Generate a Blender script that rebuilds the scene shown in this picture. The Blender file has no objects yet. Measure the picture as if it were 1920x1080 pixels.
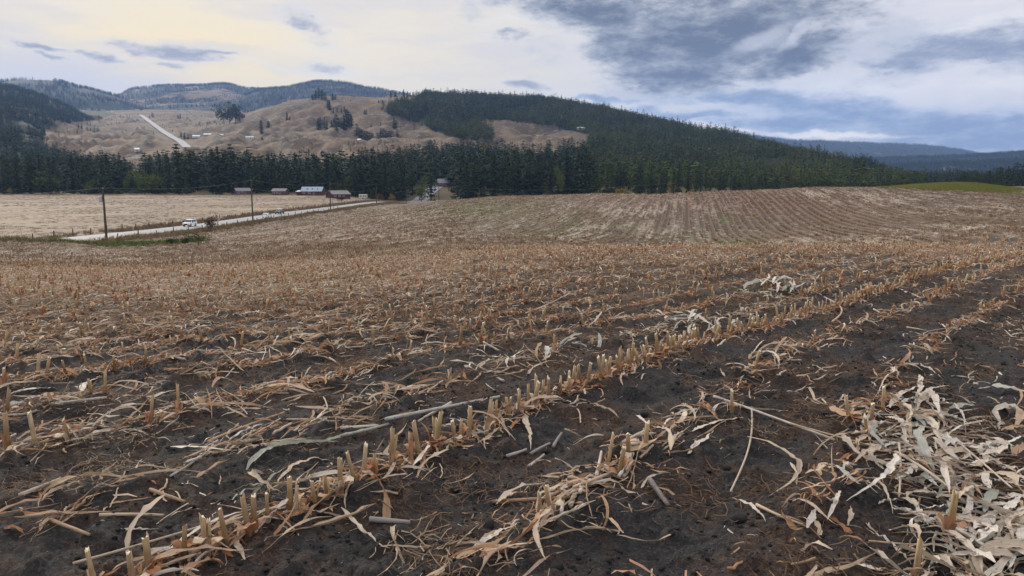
import bpy, math, random
import numpy as np
from mathutils import Vector

random.seed(7)
RNG = np.random.default_rng(11)
R = math.radians
SC = bpy.context.scene
COL = SC.collection

# ------------------------------------------------------------------ camera
FPX = 1387.0
PITCH = math.atan(190.0 / FPX)
CAMZ = 1.4
CP, SP = math.cos(PITCH), math.sin(PITCH)
cd = bpy.data.cameras.new('camera')
cd.sensor_width = 36.0
cd.lens = 36.0 * FPX / 1920.0
cd.clip_start = 0.05
cd.clip_end = 40000
cam = bpy.data.objects.new('camera', cd)
cam.location = (0, 0, CAMZ)
cam.rotation_euler = (math.pi / 2 - PITCH, 0, 0)
COL.objects.link(cam)
SC.camera = cam

# ------------------------------------------------------------------ colour management
SC.view_settings.view_transform = 'Standard'
SC.view_settings.look = 'None'
SC.view_settings.exposure = 0.4
SC.view_settings.gamma = 1.0
SC.view_settings.use_curve_mapping = False
SC.cycles.use_denoising = True
SC.cycles.max_bounces = 5
SC.cycles.diffuse_bounces = 3
SC.cycles.transmission_bounces = 3
SC.cycles.volume_bounces = 0
SC.cycles.use_adaptive_sampling = True
SC.cycles.adaptive_threshold = 0.012

# ------------------------------------------------------------------ world: sky with cloud layers
SUN_AZ, SUN_EL = -38.0, 20.0
world = bpy.data.worlds.new('World')
SC.world = world
world.use_nodes = True
wt = world.node_tree
wt.nodes.clear()
WN = wt.nodes
WL = wt.links


def wnode(t, **kw):
    n = WN.new(t)
    for k, v in kw.items():
        setattr(n, k, v)
    return n


def wmath(op, a, b=None, c=None, clamp=False):
    n = wnode('ShaderNodeMath', operation=op)
    n.use_clamp = clamp
    for i, v in enumerate((a, b, c)):
        if v is None:
            continue
        if isinstance(v, (int, float)):
            n.inputs[i].default_value = v
        else:
            WL.new(v, n.inputs[i])
    return n.outputs[0]


def wmix(f, a, b):
    n = wnode('ShaderNodeMix', data_type='RGBA')
    for s, v in ((n.inputs[0], f), (n.inputs[6], a), (n.inputs[7], b)):
        if isinstance(v, (int, float)):
            s.default_value = v
        elif isinstance(v, tuple):
            s.default_value = (*v, 1)
        else:
            WL.new(v, s)
    return n.outputs[2]


def wstep(v, lo, hi):
    n = wnode('ShaderNodeMapRange', interpolation_type='SMOOTHSTEP')
    WL.new(v, n.inputs[0])
    n.inputs[1].default_value = lo
    n.inputs[2].default_value = hi
    return n.outputs[0]


def azel(px, py):
    lat = (px - 960) / FPX
    e = (py - 540) / FPX
    f = CP - e * SP
    d = SP + e * CP
    return math.atan2(lat, f), math.atan2(-d, math.hypot(lat, f))


tc = wnode('ShaderNodeTexCoord')
sx = wnode('ShaderNodeSeparateXYZ')
WL.new(tc.outputs['Generated'], sx.inputs[0])
az = wmath('ARCTAN2', sx.outputs[0], sx.outputs[1])
el = wmath('ARCSINE', wmath('MINIMUM', wmath('MAXIMUM', sx.outputs[2], -0.9999), 0.9999))
cv = wnode('ShaderNodeCombineXYZ')
WL.new(az, cv.inputs[0])
WL.new(el, cv.inputs[1])
AE = cv.outputs[0]


def wnoise(vec, scale, detail, rough=0.55, stretch=(1, 1, 1), off=(0, 0, 0), dist=0.0, rot=0.0):
    m = wnode('ShaderNodeMapping')
    WL.new(vec, m.inputs[0])
    m.inputs['Location'].default_value = off
    m.inputs['Rotation'].default_value = (0, 0, rot)
    m.inputs['Scale'].default_value = stretch
    n = wnode('ShaderNodeTexNoise')
    WL.new(m.outputs[0], n.inputs['Vector'])
    n.inputs['Scale'].default_value = scale
    n.inputs['Detail'].default_value = detail
    n.inputs['Roughness'].default_value = rough
    n.inputs['Distortion'].default_value = dist
    return n


# warp the coordinates so cloud edges fray
wn = wnoise(AE, 9.0, 5, 0.6, (1, 2.2, 1))
sub = wnode('ShaderNodeVectorMath', operation='SUBTRACT')
WL.new(wn.outputs['Color'], sub.inputs[0])
sub.inputs[1].default_value = (0.5, 0.5, 0.5)
scl = wnode('ShaderNodeVectorMath', operation='MULTIPLY')
WL.new(sub.outputs[0], scl.inputs[0])
scl.inputs[1].default_value = (0.10, 0.045, 0)
addv = wnode('ShaderNodeVectorMath', operation='ADD')
WL.new(AE, addv.inputs[0])
WL.new(scl.outputs[0], addv.inputs[1])
AEW = addv.outputs[0]


def blob(px, py, rx, ry, rot=0.0, vec=None):
    """1 in the middle of an ellipse on the sky, 0 at its edge."""
    a, e = azel(px, py)
    m = wnode('ShaderNodeMapping', vector_type='TEXTURE')
    WL.new(vec or AEW, m.inputs[0])
    m.inputs['Location'].default_value = (a, e, 0)
    m.inputs['Rotation'].default_value = (0, 0, R(-rot))
    m.inputs['Scale'].default_value = (rx / FPX, ry / FPX, 1)
    ln = wnode('ShaderNodeVectorMath', operation='LENGTH')
    WL.new(m.outputs[0], ln.inputs[0])
    return wmath('SUBTRACT', 1.0, ln.outputs['Value'])


def union(specs, vec=None):
    out = None
    for s in specs:
        b = blob(*s, vec=vec)
        out = b if out is None else wmath('SMOOTH_MAX', out, b, 0.25)
    return out


sky = wnode('ShaderNodeTexSky', sky_type='NISHITA')
sky.sun_disc = False
sky.sun_elevation = R(SUN_EL)
sky.sun_rotation = R(-SUN_AZ)
sky.air_density = 1.0
sky.dust_density = 1.0
# all cloud colours below are ten times the radiance: the Background runs at 0.1
nish = wmix(0.55, sky.outputs[0], (3.6, 4.6, 7.4))
# thin high veil lit from behind by the hidden sun
glow = wstep(blob(480, 110, 1050, 420, vec=AE), 0.0, 0.85)
glow2 = wstep(blob(330, 100, 330, 120, vec=AEW), 0.0, 1.0)
veilc = wmix(glow, (5.6, 5.6, 5.9), (7.9, 6.9, 5.1))
veilc = wmix(wmath('MULTIPLY', glow2, 0.8), veilc, (9.2, 7.3, 3.7))
vst = wnoise(AEW, 3.0, 6, 0.55, (0.8, 5.5, 1), rot=R(-6))
veilc = wmix(wmath('MULTIPLY', wstep(vst.outputs[0], 0.42, 0.62), 0.62), veilc, (5.7, 5.5, 5.7))
vst2 = wnoise(AEW, 4.0, 5, 0.5, (0.7, 7.5, 1), (3, 1, 0), rot=R(7))
veilc = wmix(wmath('MULTIPLY', wstep(vst2.outputs[0], 0.52, 0.7), 0.5), veilc, (7.6, 7.3, 6.7))
vamt = wmath('ADD', wmath('MULTIPLY', wstep(vst.outputs[0], 0.25, 0.6), 0.2), wmath('ADD', 0.72, wmath('MULTIPLY', glow, 0.15)), clamp=True)
base = wmix(vamt, nish, veilc)
# grey lavender bank close to the left horizon
lav = wstep(blob(150, 160, 330, 60), 0.0, 0.9)
base = wmix(wmath('MULTIPLY', lav, 0.6), base, (5.4, 5.5, 6.4))

cn = wnoise(AE, 11.0, 10, 0.66, (0.9, 1.9, 1), (1.3, 0.4, 0), dist=0.3, rot=R(-10))
cn2 = wnoise(AE, 38.0, 8, 0.68, (0.7, 1.9, 1), (7.3, 2.4, 0), rot=R(-8))
cnoise = wmath('ADD', wmath('MULTIPLY', wmath('SUBTRACT', cn.outputs[0], 0.5), 2.3),
               wmath('MULTIPLY', wmath('SUBTRACT', cn2.outputs[0], 0.5), 1.3))

big = union([(1290, 85, 250, 78, 4), (1110, 18, 200, 42, 6), (1400, 45, 230, 62, -4), (1275, 142, 130, 30, 4),
             (1480, 108, 130, 46, -8), (1330, -60, 420, 80, 0)])
right = union([(1850, 90, 190, 36, 3), (1700, 115, 110, 22, 0)])
low = union([(1570, 208, 210, 30, 6), (1770, 238, 290, 40, 5), (1420, 188, 170, 13, 4), (1480, 236, 200, 22, 4),
             (1880, 264, 220, 28, 0), (1130, 182, 90, 8, 3), (1300, 212, 140, 10, 6)])
small = union([(580, 47, 66, 26, 22), (606, 118, 44, 16, 0), (325, 97, 100, 19, 6), (400, 106, 60, 6, 2), (200, 102, 60, 8, 6),
               (80, 84, 60, 7, 6), (992, 160, 70, 14, 4), (312, 121, 32, 8, 8), (965, 70, 60, 12, 0), (95, 100, 32, 6, 10)],
              vec=None)
# bright thin rims first, the darker bodies over them
rim = wmath('MAXIMUM', wmath('MAXIMUM', big, low), wmath('MAXIMUM', right, small))
rimf = wstep(wmath('ADD', rim, wmath('MULTIPLY', cnoise, 0.45)), -0.25, 0.15)
base = wmix(wmath('MULTIPLY', rimf, 0.3), base, (6.6, 6.5, 6.4))


def body(base, shape, namt, lo, hi, dark, light, amt):
    dens = wmath('ADD', shape, wmath('MULTIPLY', cnoise, namt))
    f = wstep(dens, lo, hi)
    shade = wstep(wmath('ADD', dens, wmath('MULTIPLY', wmath('SUBTRACT', cn2.outputs[0], 0.5), 1.6)), lo + 0.05, hi + 0.5)
    return wmix(wmath('MULTIPLY', f, amt), base, wmix(shade, light, dark))


bank = wstep(wmath('ADD', union([(1650, 232, 420, 62, 3)]), wmath('MULTIPLY', cnoise, 0.25)), 0.0, 0.7)
base = wmix(wmath('MULTIPLY', bank, 0.62), base, (3.9, 4.5, 5.7))
fringe = union([(1330, 80, 400, 110, 4), (1080, 25, 260, 60, 6), (1650, 95, 300, 60, 2), (1230, 170, 180, 22, 4)])
ff = wstep(wmath('ADD', fringe, wmath('MULTIPLY', cnoise, 0.95)), 0.12, 0.75)
base = wmix(wmath('MULTIPLY', ff, 0.62), base, (4.3, 4.5, 5.1))
base = body(base, low, 0.46, -0.04, 0.50, (1.9, 2.5, 3.8), (4.2, 4.7, 5.7), 0.9)
base = body(base, right, 0.55, -0.02, 0.55, (2.1, 2.4, 3.2), (4.4, 4.6, 5.2), 0.9)
base = body(base, big, 0.50, 0.0, 0.50, (.92, 1.08, 1.50), (3.0, 3.2, 3.6), 0.97)
base = body(base, small, 0.85, 0.10, 0.62, (2.7, 2.8, 3.4), (5.4, 5.2, 5.2), 0.9)
# pale window inside the big cloud
win = wstep(wmath('ADD', union([(1420, 66, 85, 24, -18), (1500, 60, 60, 16, -30)]), wmath('MULTIPLY', cnoise, 0.3)), 0.0, 0.7)
base = wmix(wmath('MULTIPLY', win, 0.6), base, (5.6, 5.7, 6.2))
# bright gaps right above the skyline
gap = wstep(union([(480, 163, 60, 9, 4), (700, 168, 60, 7, 8), (1560, 258, 160, 7, 2), (1330, 240, 90, 8, 10)]), 0.0, 0.9)
base = wmix(wmath('MULTIPLY', gap, 0.75), base, (9.6, 9.0, 8.0))
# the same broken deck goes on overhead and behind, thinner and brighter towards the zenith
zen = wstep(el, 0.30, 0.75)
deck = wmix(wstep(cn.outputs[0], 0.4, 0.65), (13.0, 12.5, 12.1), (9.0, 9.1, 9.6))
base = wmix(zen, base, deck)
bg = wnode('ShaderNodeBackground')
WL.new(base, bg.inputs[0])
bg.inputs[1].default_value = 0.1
wo = wnode('ShaderNodeOutputWorld')
WL.new(bg.outputs[0], wo.inputs[0])
world.cycles.sampling_method = 'MANUAL'
world.cycles.sample_map_resolution = 512

# ------------------------------------------------------------------ sun (behind thin cloud, front left)
sl = bpy.data.lights.new('sun', 'SUN')
sl.energy = 2.7
sl.angle = R(11)
sl.color = (1.0, 0.90, 0.74)
sun = bpy.data.objects.new('sun', sl)
a_, e_ = R(SUN_AZ), R(SUN_EL)
sd = Vector((math.sin(a_) * math.cos(e_), math.cos(a_) * math.cos(e_), math.sin(e_)))
sun.rotation_euler = sd.to_track_quat('Z', 'Y').to_euler()
sun.location = (0, 0, 60)
COL.objects.link(sun)

# ------------------------------------------------------------------ noise and terrain
_TAB = np.random.default_rng(3).random((256, 256))


def vnoise(x, y):
    x = np.asarray(x, float)
    y = np.asarray(y, float)
    xi = np.floor(x).astype(np.int64)
    yi = np.floor(y).astype(np.int64)
    fx = x - xi
    fy = y - yi
    fx = fx * fx * fx * (fx * (fx * 6 - 15) + 10)
    fy = fy * fy * fy * (fy * (fy * 6 - 15) + 10)
    a = _TAB[xi & 255, yi & 255]
    b = _TAB[(xi + 1) & 255, yi & 255]
    c = _TAB[xi & 255, (yi + 1) & 255]
    d = _TAB[(xi + 1) & 255, (yi + 1) & 255]
    return (a * (1 - fx) + b * fx) * (1 - fy) + (c * (1 - fx) + d * fx) * fy


def fbm(x, y, oct=4, gain=0.5):
    s, a, t = 0, 1.0, 0
    for k in range(oct):
        s = s + a * vnoise(x * 2 ** k + 17.3 * k, y * 2 ** k - 9.1 * k)
        t += a
        a *= gain
    return s / t


def sstep(v, lo, hi):
    t = np.clip((np.asarray(v, float) - lo) / (hi - lo), 0, 1)
    return t * t * (3 - 2 * t)


def slope_of(py):
    e = (py - 540) / FPX
    return (SP + e * CP) / (CP - e * SP)


def project(X, Y, Z):
    X, Y, Z = (np.asarray(v, float) for v in (X, Y, Z))
    d = CAMZ - Z
    c = Y * CP + d * SP
    c = np.where(c < 1e-3, 1e-3, c)
    return 960 + FPX * X / c, 540 + FPX * (d * CP - Y * SP) / c


def pchip(xk, yk, x):
    xk = np.asarray(xk, float)
    yk = np.asarray(yk, float)
    h = np.diff(xk)
    dl = np.diff(yk) / h
    m = np.zeros(len(xk))
    m[0], m[-1] = dl[0], dl[-1]
    for i in range(1, len(xk) - 1):
        if dl[i - 1] * dl[i] > 0:
            w1, w2 = 2 * h[i] + h[i - 1], h[i] + 2 * h[i - 1]
            m[i] = (w1 + w2) / (w1 / dl[i - 1] + w2 / dl[i])
    x = np.clip(x, xk[0], xk[-1])
    i = np.clip(np.searchsorted(xk, x) - 1, 0, len(xk) - 2)
    t = (x - xk[i]) / h[i]
    t2, t3 = t * t, t * t * t
    return (yk[i] * (2 * t3 - 3 * t2 + 1) + h[i] * m[i] * (t3 - 2 * t2 + t) + yk[i + 1] * (3 * t2 - 2 * t3) + h[i] * m[i + 1] * (t3 - t2))


# (distance, image row) profiles of the near ground, measured column by column
NEAR = {
    -300: [(6, 700), (11, 600), (18, 540), (35, 498), (65, 469), (92, 451.5), (104, 461), (116, 455), (170, 423), (230, 402), (300, 386), (380, 375), (480, 365), (600, 357)],
    0: [(6, 697), (11, 600), (18, 540), (35, 500), (65, 472), (92, 452.5), (104, 463), (116, 456), (170, 423), (230, 402), (300, 386), (380, 375), (480, 365), (600, 357)],
    110: [(6, 696), (11, 599), (18, 540), (35, 500), (65, 476), (95, 453.5), (105, 462), (116, 454), (170, 423), (230, 402), (300, 386), (380, 375), (480, 365), (600, 357)],
    200: [(6, 695), (11, 597), (18, 540), (35, 501), (65, 480), (90, 465), (101, 460), (114, 452), (170, 423), (230, 402), (300, 386), (380, 375), (480, 365), (600, 357)],
    400: [(6, 693), (11, 592), (17, 543), (30, 505), (50, 484), (75, 467), (100, 456), (125, 446), (150, 433), (178, 420), (230, 402), (300, 386), (380, 375), (480, 365), (600, 357)],
    600: [(6, 690), (11, 588), (17, 537), (28, 500), (45, 474), (70, 455), (110, 436), (160, 418), (231, 401), (300, 389), (380, 377), (480, 365), (600, 356)],
    720: [(6, 688), (11, 586), (16, 536), (26, 500), (42, 472), (64, 453), (105, 430), (160, 410), (240, 394), (330, 384), (400, 379), (450, 377.5), (520, 374), (610, 356)],
    800: [(6, 687), (11, 584), (16, 535), (25, 500), (40, 470), (60, 451), (100, 425), (160, 402), (230, 387), (285, 377), (335, 382), (450, 383), (520, 378), (610, 357)],
    960: [(6, 685), (11, 582), (15, 530), (22, 490), (30, 472), (55, 462), (78, 450), (102, 437), (132, 412), (165, 391), (205, 375), (240, 368), (310, 374), (400, 375), (500, 367), (600, 355)],
    1150: [(6, 683), (11, 578), (15, 525), (22, 481), (29, 468), (62, 460), (80, 450), (98, 438), (122, 412), (150, 387), (190, 369), (215, 363.5), (290, 374), (400, 376), (500, 368), (600, 355)],
    1330: [(6, 682), (11, 575), (15, 520), (22, 475), (28, 466), (64, 461), (80, 450), (94, 440), (110, 420), (128, 395), (150, 373), (172, 359.5), (240, 374), (400, 376), (500, 367), (600, 355)],
    1550: [(6, 680), (11, 570), (15, 515), (22, 472), (28, 465), (60, 460), (75, 448), (90, 430), (106, 408), (125, 381), (142, 362), (156, 351.5), (220, 372), (400, 376), (500, 366), (600, 355)],
    1650: [(6, 680), (11, 570), (15, 516), (22, 474), (28, 464), (55, 457), (70, 442), (86, 423), (104, 398), (124, 376), (142, 361), (157, 352), (185, 352.5), (230, 366), (400, 372), (500, 364), (600, 354)],
    1740: [(6, 680), (11, 571), (14, 521), (22, 478), (29, 465), (52, 455), (66, 440), (82, 420), (100, 398), (120, 378), (140, 364), (158, 356), (170, 350), (186, 345), (215, 352), (400, 366), (500, 360), (600, 354)],
    1800: [(6, 679), (11, 571), (14, 523), (21, 483), (29, 468), (50, 455), (64, 440), (80, 420), (98, 399), (120, 380), (140, 367), (158, 359), (170, 350), (186, 343), (215, 348), (400, 362), (500, 358), (600, 353)],
    1870: [(6, 679), (11, 572), (13.5, 527), (20, 488), (30, 468), (42, 449), (60, 426), (85, 401), (110, 381), (140, 367), (156, 363), (170, 355), (186, 349), (215, 351), (300, 350), (500, 356), (600, 353)],
    1920: [(6, 679), (11, 573), (13, 530), (20, 490), (30, 470), (42, 450), (60, 428), (85, 402), (110, 383), (140, 370), (156, 366), (170, 361), (190, 356), (230, 352), (300, 349), (500, 355), (600, 353)],
    2220: [(6, 679), (11, 573), (13, 530), (20, 490), (30, 470), (42, 450), (60, 428), (85, 402), (110, 383), (140, 370), (156, 366), (170, 361), (190, 356), (230, 352), (300, 349), (500, 355), (600, 353)],
}
FAR = {
    -300: [(480, 365), (560, 357), (800, 318), (1000, 280), (1400, 220), (1900, 170), (2300, 140), (2900, 160), (3700, 190)],
    0: [(480, 365), (560, 357), (800, 318), (1000, 284), (1400, 232), (1900, 186), (2300, 159), (2900, 172), (3700, 190)],
    60: [(480, 365), (560, 357), (800, 318), (1000, 286), (1400, 240), (1900, 196), (2350, 171), (2900, 182), (3700, 198)],
    120: [(480, 365), (560, 357), (800, 318), (1000, 288), (1400, 252), (1900, 216), (2400, 193), (2900, 200), (3700, 208)],
    200: [(480, 365), (560, 357), (800, 318), (1000, 290), (1400, 263), (2000, 238), (2800, 216), (3700, 207)],
    300: [(480, 365), (560, 356), (800, 318), (1000, 288), (1300, 266), (1700, 249), (2200, 230), (2800, 215), (3700, 206)],
    400: [(480, 365), (560, 354), (800, 310), (1000, 285), (1300, 268), (1600, 250), (2000, 236), (2800, 216), (3700, 208)],
    480: [(480, 365), (560, 352), (800, 305), (1000, 286), (1300, 266), (1600, 240), (1900, 216), (2150, 210), (2800, 222), (3700, 235)],
    560: [(480, 364), (560, 352), (800, 312), (1000, 285), (1300, 255), (1600, 222), (1900, 195), (2100, 189), (2700, 200), (3700, 215)],
    650: [(480, 364), (560, 350), (800, 315), (1000, 286), (1300, 250), (1600, 215), (1900, 187), (2100, 181), (2700, 195), (3700, 210)],
    760: [(480, 366), (560, 351), (800, 317), (1000, 288), (1300, 250), (1600, 213), (1900, 187), (2080, 181), (2700, 195), (3700, 210)],
    850: [(480, 366), (560, 352), (800, 317), (1000, 289), (1300, 252), (1600, 216), (1900, 190), (2050, 184), (2700, 197), (3700, 212)],
    960: [(480, 367), (560, 352), (800, 315), (1000, 285), (1300, 250), (1600, 218), (1850, 194), (2000, 187), (2700, 200), (3700, 215)],
    1100: [(480, 368), (560, 352), (800, 315), (1000, 288), (1300, 255), (1600, 223), (1850, 203), (2500, 215), (3700, 230)],
    1200: [(480, 368), (560, 352), (800, 318), (1000, 290), (1300, 258), (1600, 231), (1750, 226), (2400, 237), (3700, 255)],
    1330: [(480, 367), (560, 353), (800, 322), (1000, 296), (1300, 264), (1450, 252), (2100, 265), (3700, 280)],
    1500: [(480, 366), (560, 354), (750, 331), (900, 311), (1100, 292), (1200, 287), (1800, 302), (3700, 310)],
    1600: [(480, 365), (560, 354), (700, 339), (850, 322), (1000, 312), (1600, 328), (3700, 318)],
    1690: [(480, 364), (560, 354), (650, 346), (750, 340), (1000, 345), (2000, 336), (3700, 318)],
    1750: [(480, 360), (560, 354), (800, 349), (1500, 341), (2500, 329), (3700, 314)],
    1920: [(480, 356), (560, 353), (800, 348), (1500, 339), (2500, 326), (3700, 311)],
    2220: [(480, 356), (560, 353), (800, 348), (1500, 339), (2500, 326), (3700, 311)],
}
SG = np.linspace(-1.0, 1.0, 241)
TG = np.linspace(0, math.log(3700), 330)


def table(cols, near):
    ss, rows = [], []
    for px in sorted(cols):
        k = cols[px]
        ys = [math.log(y) for y, _ in k]
        zs = [CAMZ - slope_of(p) * y for y, p in k]
        if near:
            ys = [math.log(0.5), math.log(3.2)] + ys
            zs = [0, 0] + zs
        ss.append((px - 960) / FPX * 0.993)
        rows.append(pchip(ys, zs, TG))
    rows = np.array(rows)
    out = np.empty((len(SG), len(TG)))
    for j in range(len(TG)):
        out[:, j] = pchip(ss, rows[:, j], SG)
    k = np.array([1, 2, 3, 2, 1]) / 9.0
    p = np.pad(out, ((2, 2), (0, 0)), mode='edge')
    return sum(k[i] * p[i:i + len(SG)] for i in range(5))


ZN, ZF = table(NEAR, True), table(FAR, False)
W_ = sstep(TG, math.log(490), math.log(570))[None, :]
ZT = ZN * (1 - W_) + ZF * W_


def H0(X, Y):
    X = np.asarray(X, float)
    Y = np.asarray(Y, float)
    Yc = np.clip(Y, 1.0, 3690)
    s = np.clip(X / Yc, -0.999, 0.999)
    fs = (s + 1.0) / (SG[1] - SG[0])
    ft = np.log(Yc) / (TG[1] - TG[0])
    i = np.clip(fs.astype(int), 0, len(SG) - 2)
    j = np.clip(ft.astype(int), 0, len(TG) - 2)
    a = fs - i
    b = ft - j
    return (ZT[i, j] * (1 - a) + ZT[i + 1, j] * a) * (1 - b) + (ZT[i, j + 1] * (1 - a) + ZT[i + 1, j + 1] * a) * b


# row lines of the corn: straight past the camera, bending uphill further out
_gy = np.linspace(-40, 700, 1500)
_th = np.radians(34.0 + 8.0 * sstep(_gy, 4.5, 11) - 29.0 * sstep(_gy, 24, 72))
_gx = np.concatenate([[0], np.cumsum(np.tan(_th[:-1]) * np.diff(_gy))])
ROWDX = 1.10


def gshift(Y):
    return np.interp(Y, _gy, _gx)


def row_dir(Y):
    return np.radians(34.0 + 8.0 * sstep(Y, 4.5, 11) - 29.0 * sstep(Y, 24, 72))


def rowu_raw(X, Y):
    return (X - gshift(Y)) / ROWDX


def ground_at(px, py, ymax=3600.0):
    """first point of the terrain on the line of sight through an image point (used to measure where things stand)"""
    lat = (px - 960) / FPX
    e = (py - 540) / FPX
    f = CP - e * SP
    d = SP + e * CP
    t = np.exp(np.linspace(math.log(1.2), math.log(ymax), 6000))
    X, Y, Z = lat * t / f, t, CAMZ - d * t / f
    g = H0(X, Y) - Z
    k = np.argmax(g > 0) if (g > 0).any() else len(t) - 1
    return float(X[k]), float(Y[k]), float(H0(X[k], Y[k]))


_mx, _my, _ = ground_at(330, 1079)
U0 = float(rowu_raw(_mx, _my))


def rowu(X, Y):
    return rowu_raw(X, Y) - U0


def rough(X, Y):
    """clods, wheel tracks and row mounds (metres)"""
    u = rowu(X, Y)
    near = 1 - sstep(Y, 25, 60)
    m = 0.022 * np.cos(2 * np.pi * u) + 0.02 * (fbm(X * 1.1, Y * 1.1, 3) - 0.5)
    c = 0.050 * (fbm(X * 4.0, Y * 4.0, 3, 0.6) - 0.5) + 0.046 * (fbm(X * 14, Y * 14, 4, 0.72) - 0.5)
    lump = np.clip(fbm(X * 6 + 40, Y * 6, 2) - 0.58, 0, 1) * 0.20
    far = 0.10 * np.cos(2 * np.pi * u) * sstep(Y, 30, 60)
    return (m + c + lump) * near + far * (1 - sstep(Y, 260, 320)) + 0.05 * (fbm(X * .35, Y * .35, 3) - .5) * sstep(Y, 20, 50)


def draws(X, Y):
    return 1 - np.abs(2 * fbm(X * 0.011 + Y * 0.004, Y * 0.006 - X * 0.003, 4, 0.5) - 1)


def relief(X, Y):
    """gullies and hummocks of the grass hills"""
    a = sstep(Y, 650, 1000) * (.08 + .92 * sstep(np.abs(X - np.interp(Y, UPY, UPX)), 9, 60))
    n = fbm(X * 0.006 + 3, Y * 0.0045, 4, 0.55)
    r = draws(X, Y)
    r2 = 1 - np.abs(2 * fbm(X * 0.024 - Y * 0.006 + 9, Y * 0.012 + X * 0.004, 3, 0.5) - 1)
    a = a * (1 - .55 * sstep(X / np.maximum(Y, 1), .0, .15))
    a = a * (1 - .6 * sstep(Y, 1550, 1950))
    return a * (24 * (n - 0.5) + 25 * (r ** 2 - 0.55) + 5 * (r2 ** 2 - .55) + 2.5 * (fbm(X * .05, Y * .03, 3) - .5))


UPX, UPY = [], []
for _p in [(352, 279), (346, 273), (338, 266), (320, 256), (300, 243), (282, 230), (268, 219), (262, 216)]:
    _q = ground_at(*_p)
    UPX.append(_q[0])
    UPY.append(_q[1])


def H(X, Y):
    X = np.asarray(X, float)
    Y = np.asarray(Y, float)
    return H0(X, Y) + np.where(Y > 640, relief(X, Y), 0.0)


def Hd(X, Y):
    """height with clods, for things lying in the corn field"""
    X = np.asarray(X, float)
    Y = np.asarray(Y, float)
    return H0(X, Y) + rough(X, Y)


# ------------------------------------------------------------------ object helpers
def tag(o, label=None, cat=None, group=None, kind=None):
    if label:
        o['label'] = label
    if cat:
        o['category'] = cat
    if group:
        o['group'] = group
    if kind:
        o['kind'] = kind
    return o


def mesh_np(name, V, F, mats=(), attrs=None, smooth=False, uv=None, mi=None):
    """mesh from arrays: V (n,3); F a list of (m,3) or (m,4) index arrays, or one array"""
    me = bpy.data.meshes.new(name)
    V = np.asarray(V, np.float32)
    Fs = F if isinstance(F, list) else [F]
    Fs = [np.asarray(f, np.int32) for f in Fs if len(f)]
    me.vertices.add(len(V))
    me.vertices.foreach_set('co', V.ravel())
    idx = np.concatenate([f.ravel() for f in Fs])
    tot = np.concatenate([np.full(len(f), f.shape[1], np.int32) for f in Fs])
    st = np.concatenate([[0], np.cumsum(tot)[:-1]]).astype(np.int32)
    me.loops.add(len(idx))
    me.loops.foreach_set('vertex_index', idx)
    me.polygons.add(len(tot))
    me.polygons.foreach_set('loop_start', st)
    if smooth:
        me.polygons.foreach_set('use_smooth', np.ones(len(tot), bool))
    if mi is not None:
        me.polygons.foreach_set('material_index', np.asarray(mi, np.int32))
    if uv is not None:
        ul = me.uv_layers.new(name='UVMap')
        ul.data.foreach_set('uv', np.asarray(uv, np.float32)[idx].ravel())
    for k, v in (attrs or {}).items():
        at = me.attributes.new(k, 'FLOAT', 'POINT')
        at.data.foreach_set('value', np.asarray(v, np.float32))
    for m in mats:
        me.materials.append(m)
    me.update(calc_edges=True)
    return me


def link(name, me, parent=None, loc=None, rot=None, scale=None):
    o = bpy.data.objects.new(name, me)
    COL.objects.link(o)
    if parent is not None:
        o.parent = parent
    if loc is not None:
        o.location = loc
    if rot is not None:
        o.rotation_euler = rot
    if scale is not None:
        o.scale = scale if hasattr(scale, '__len__') else (scale,) * 3
    return o


def empty(name, loc=(0, 0, 0), rz=0.0, scale=1.0):
    o = bpy.data.objects.new(name, None)
    o.empty_display_size = 0.2
    COL.objects.link(o)
    o.location = loc
    o.rotation_euler = (0, 0, rz)
    o.scale = (scale,) * 3
    return o


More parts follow.
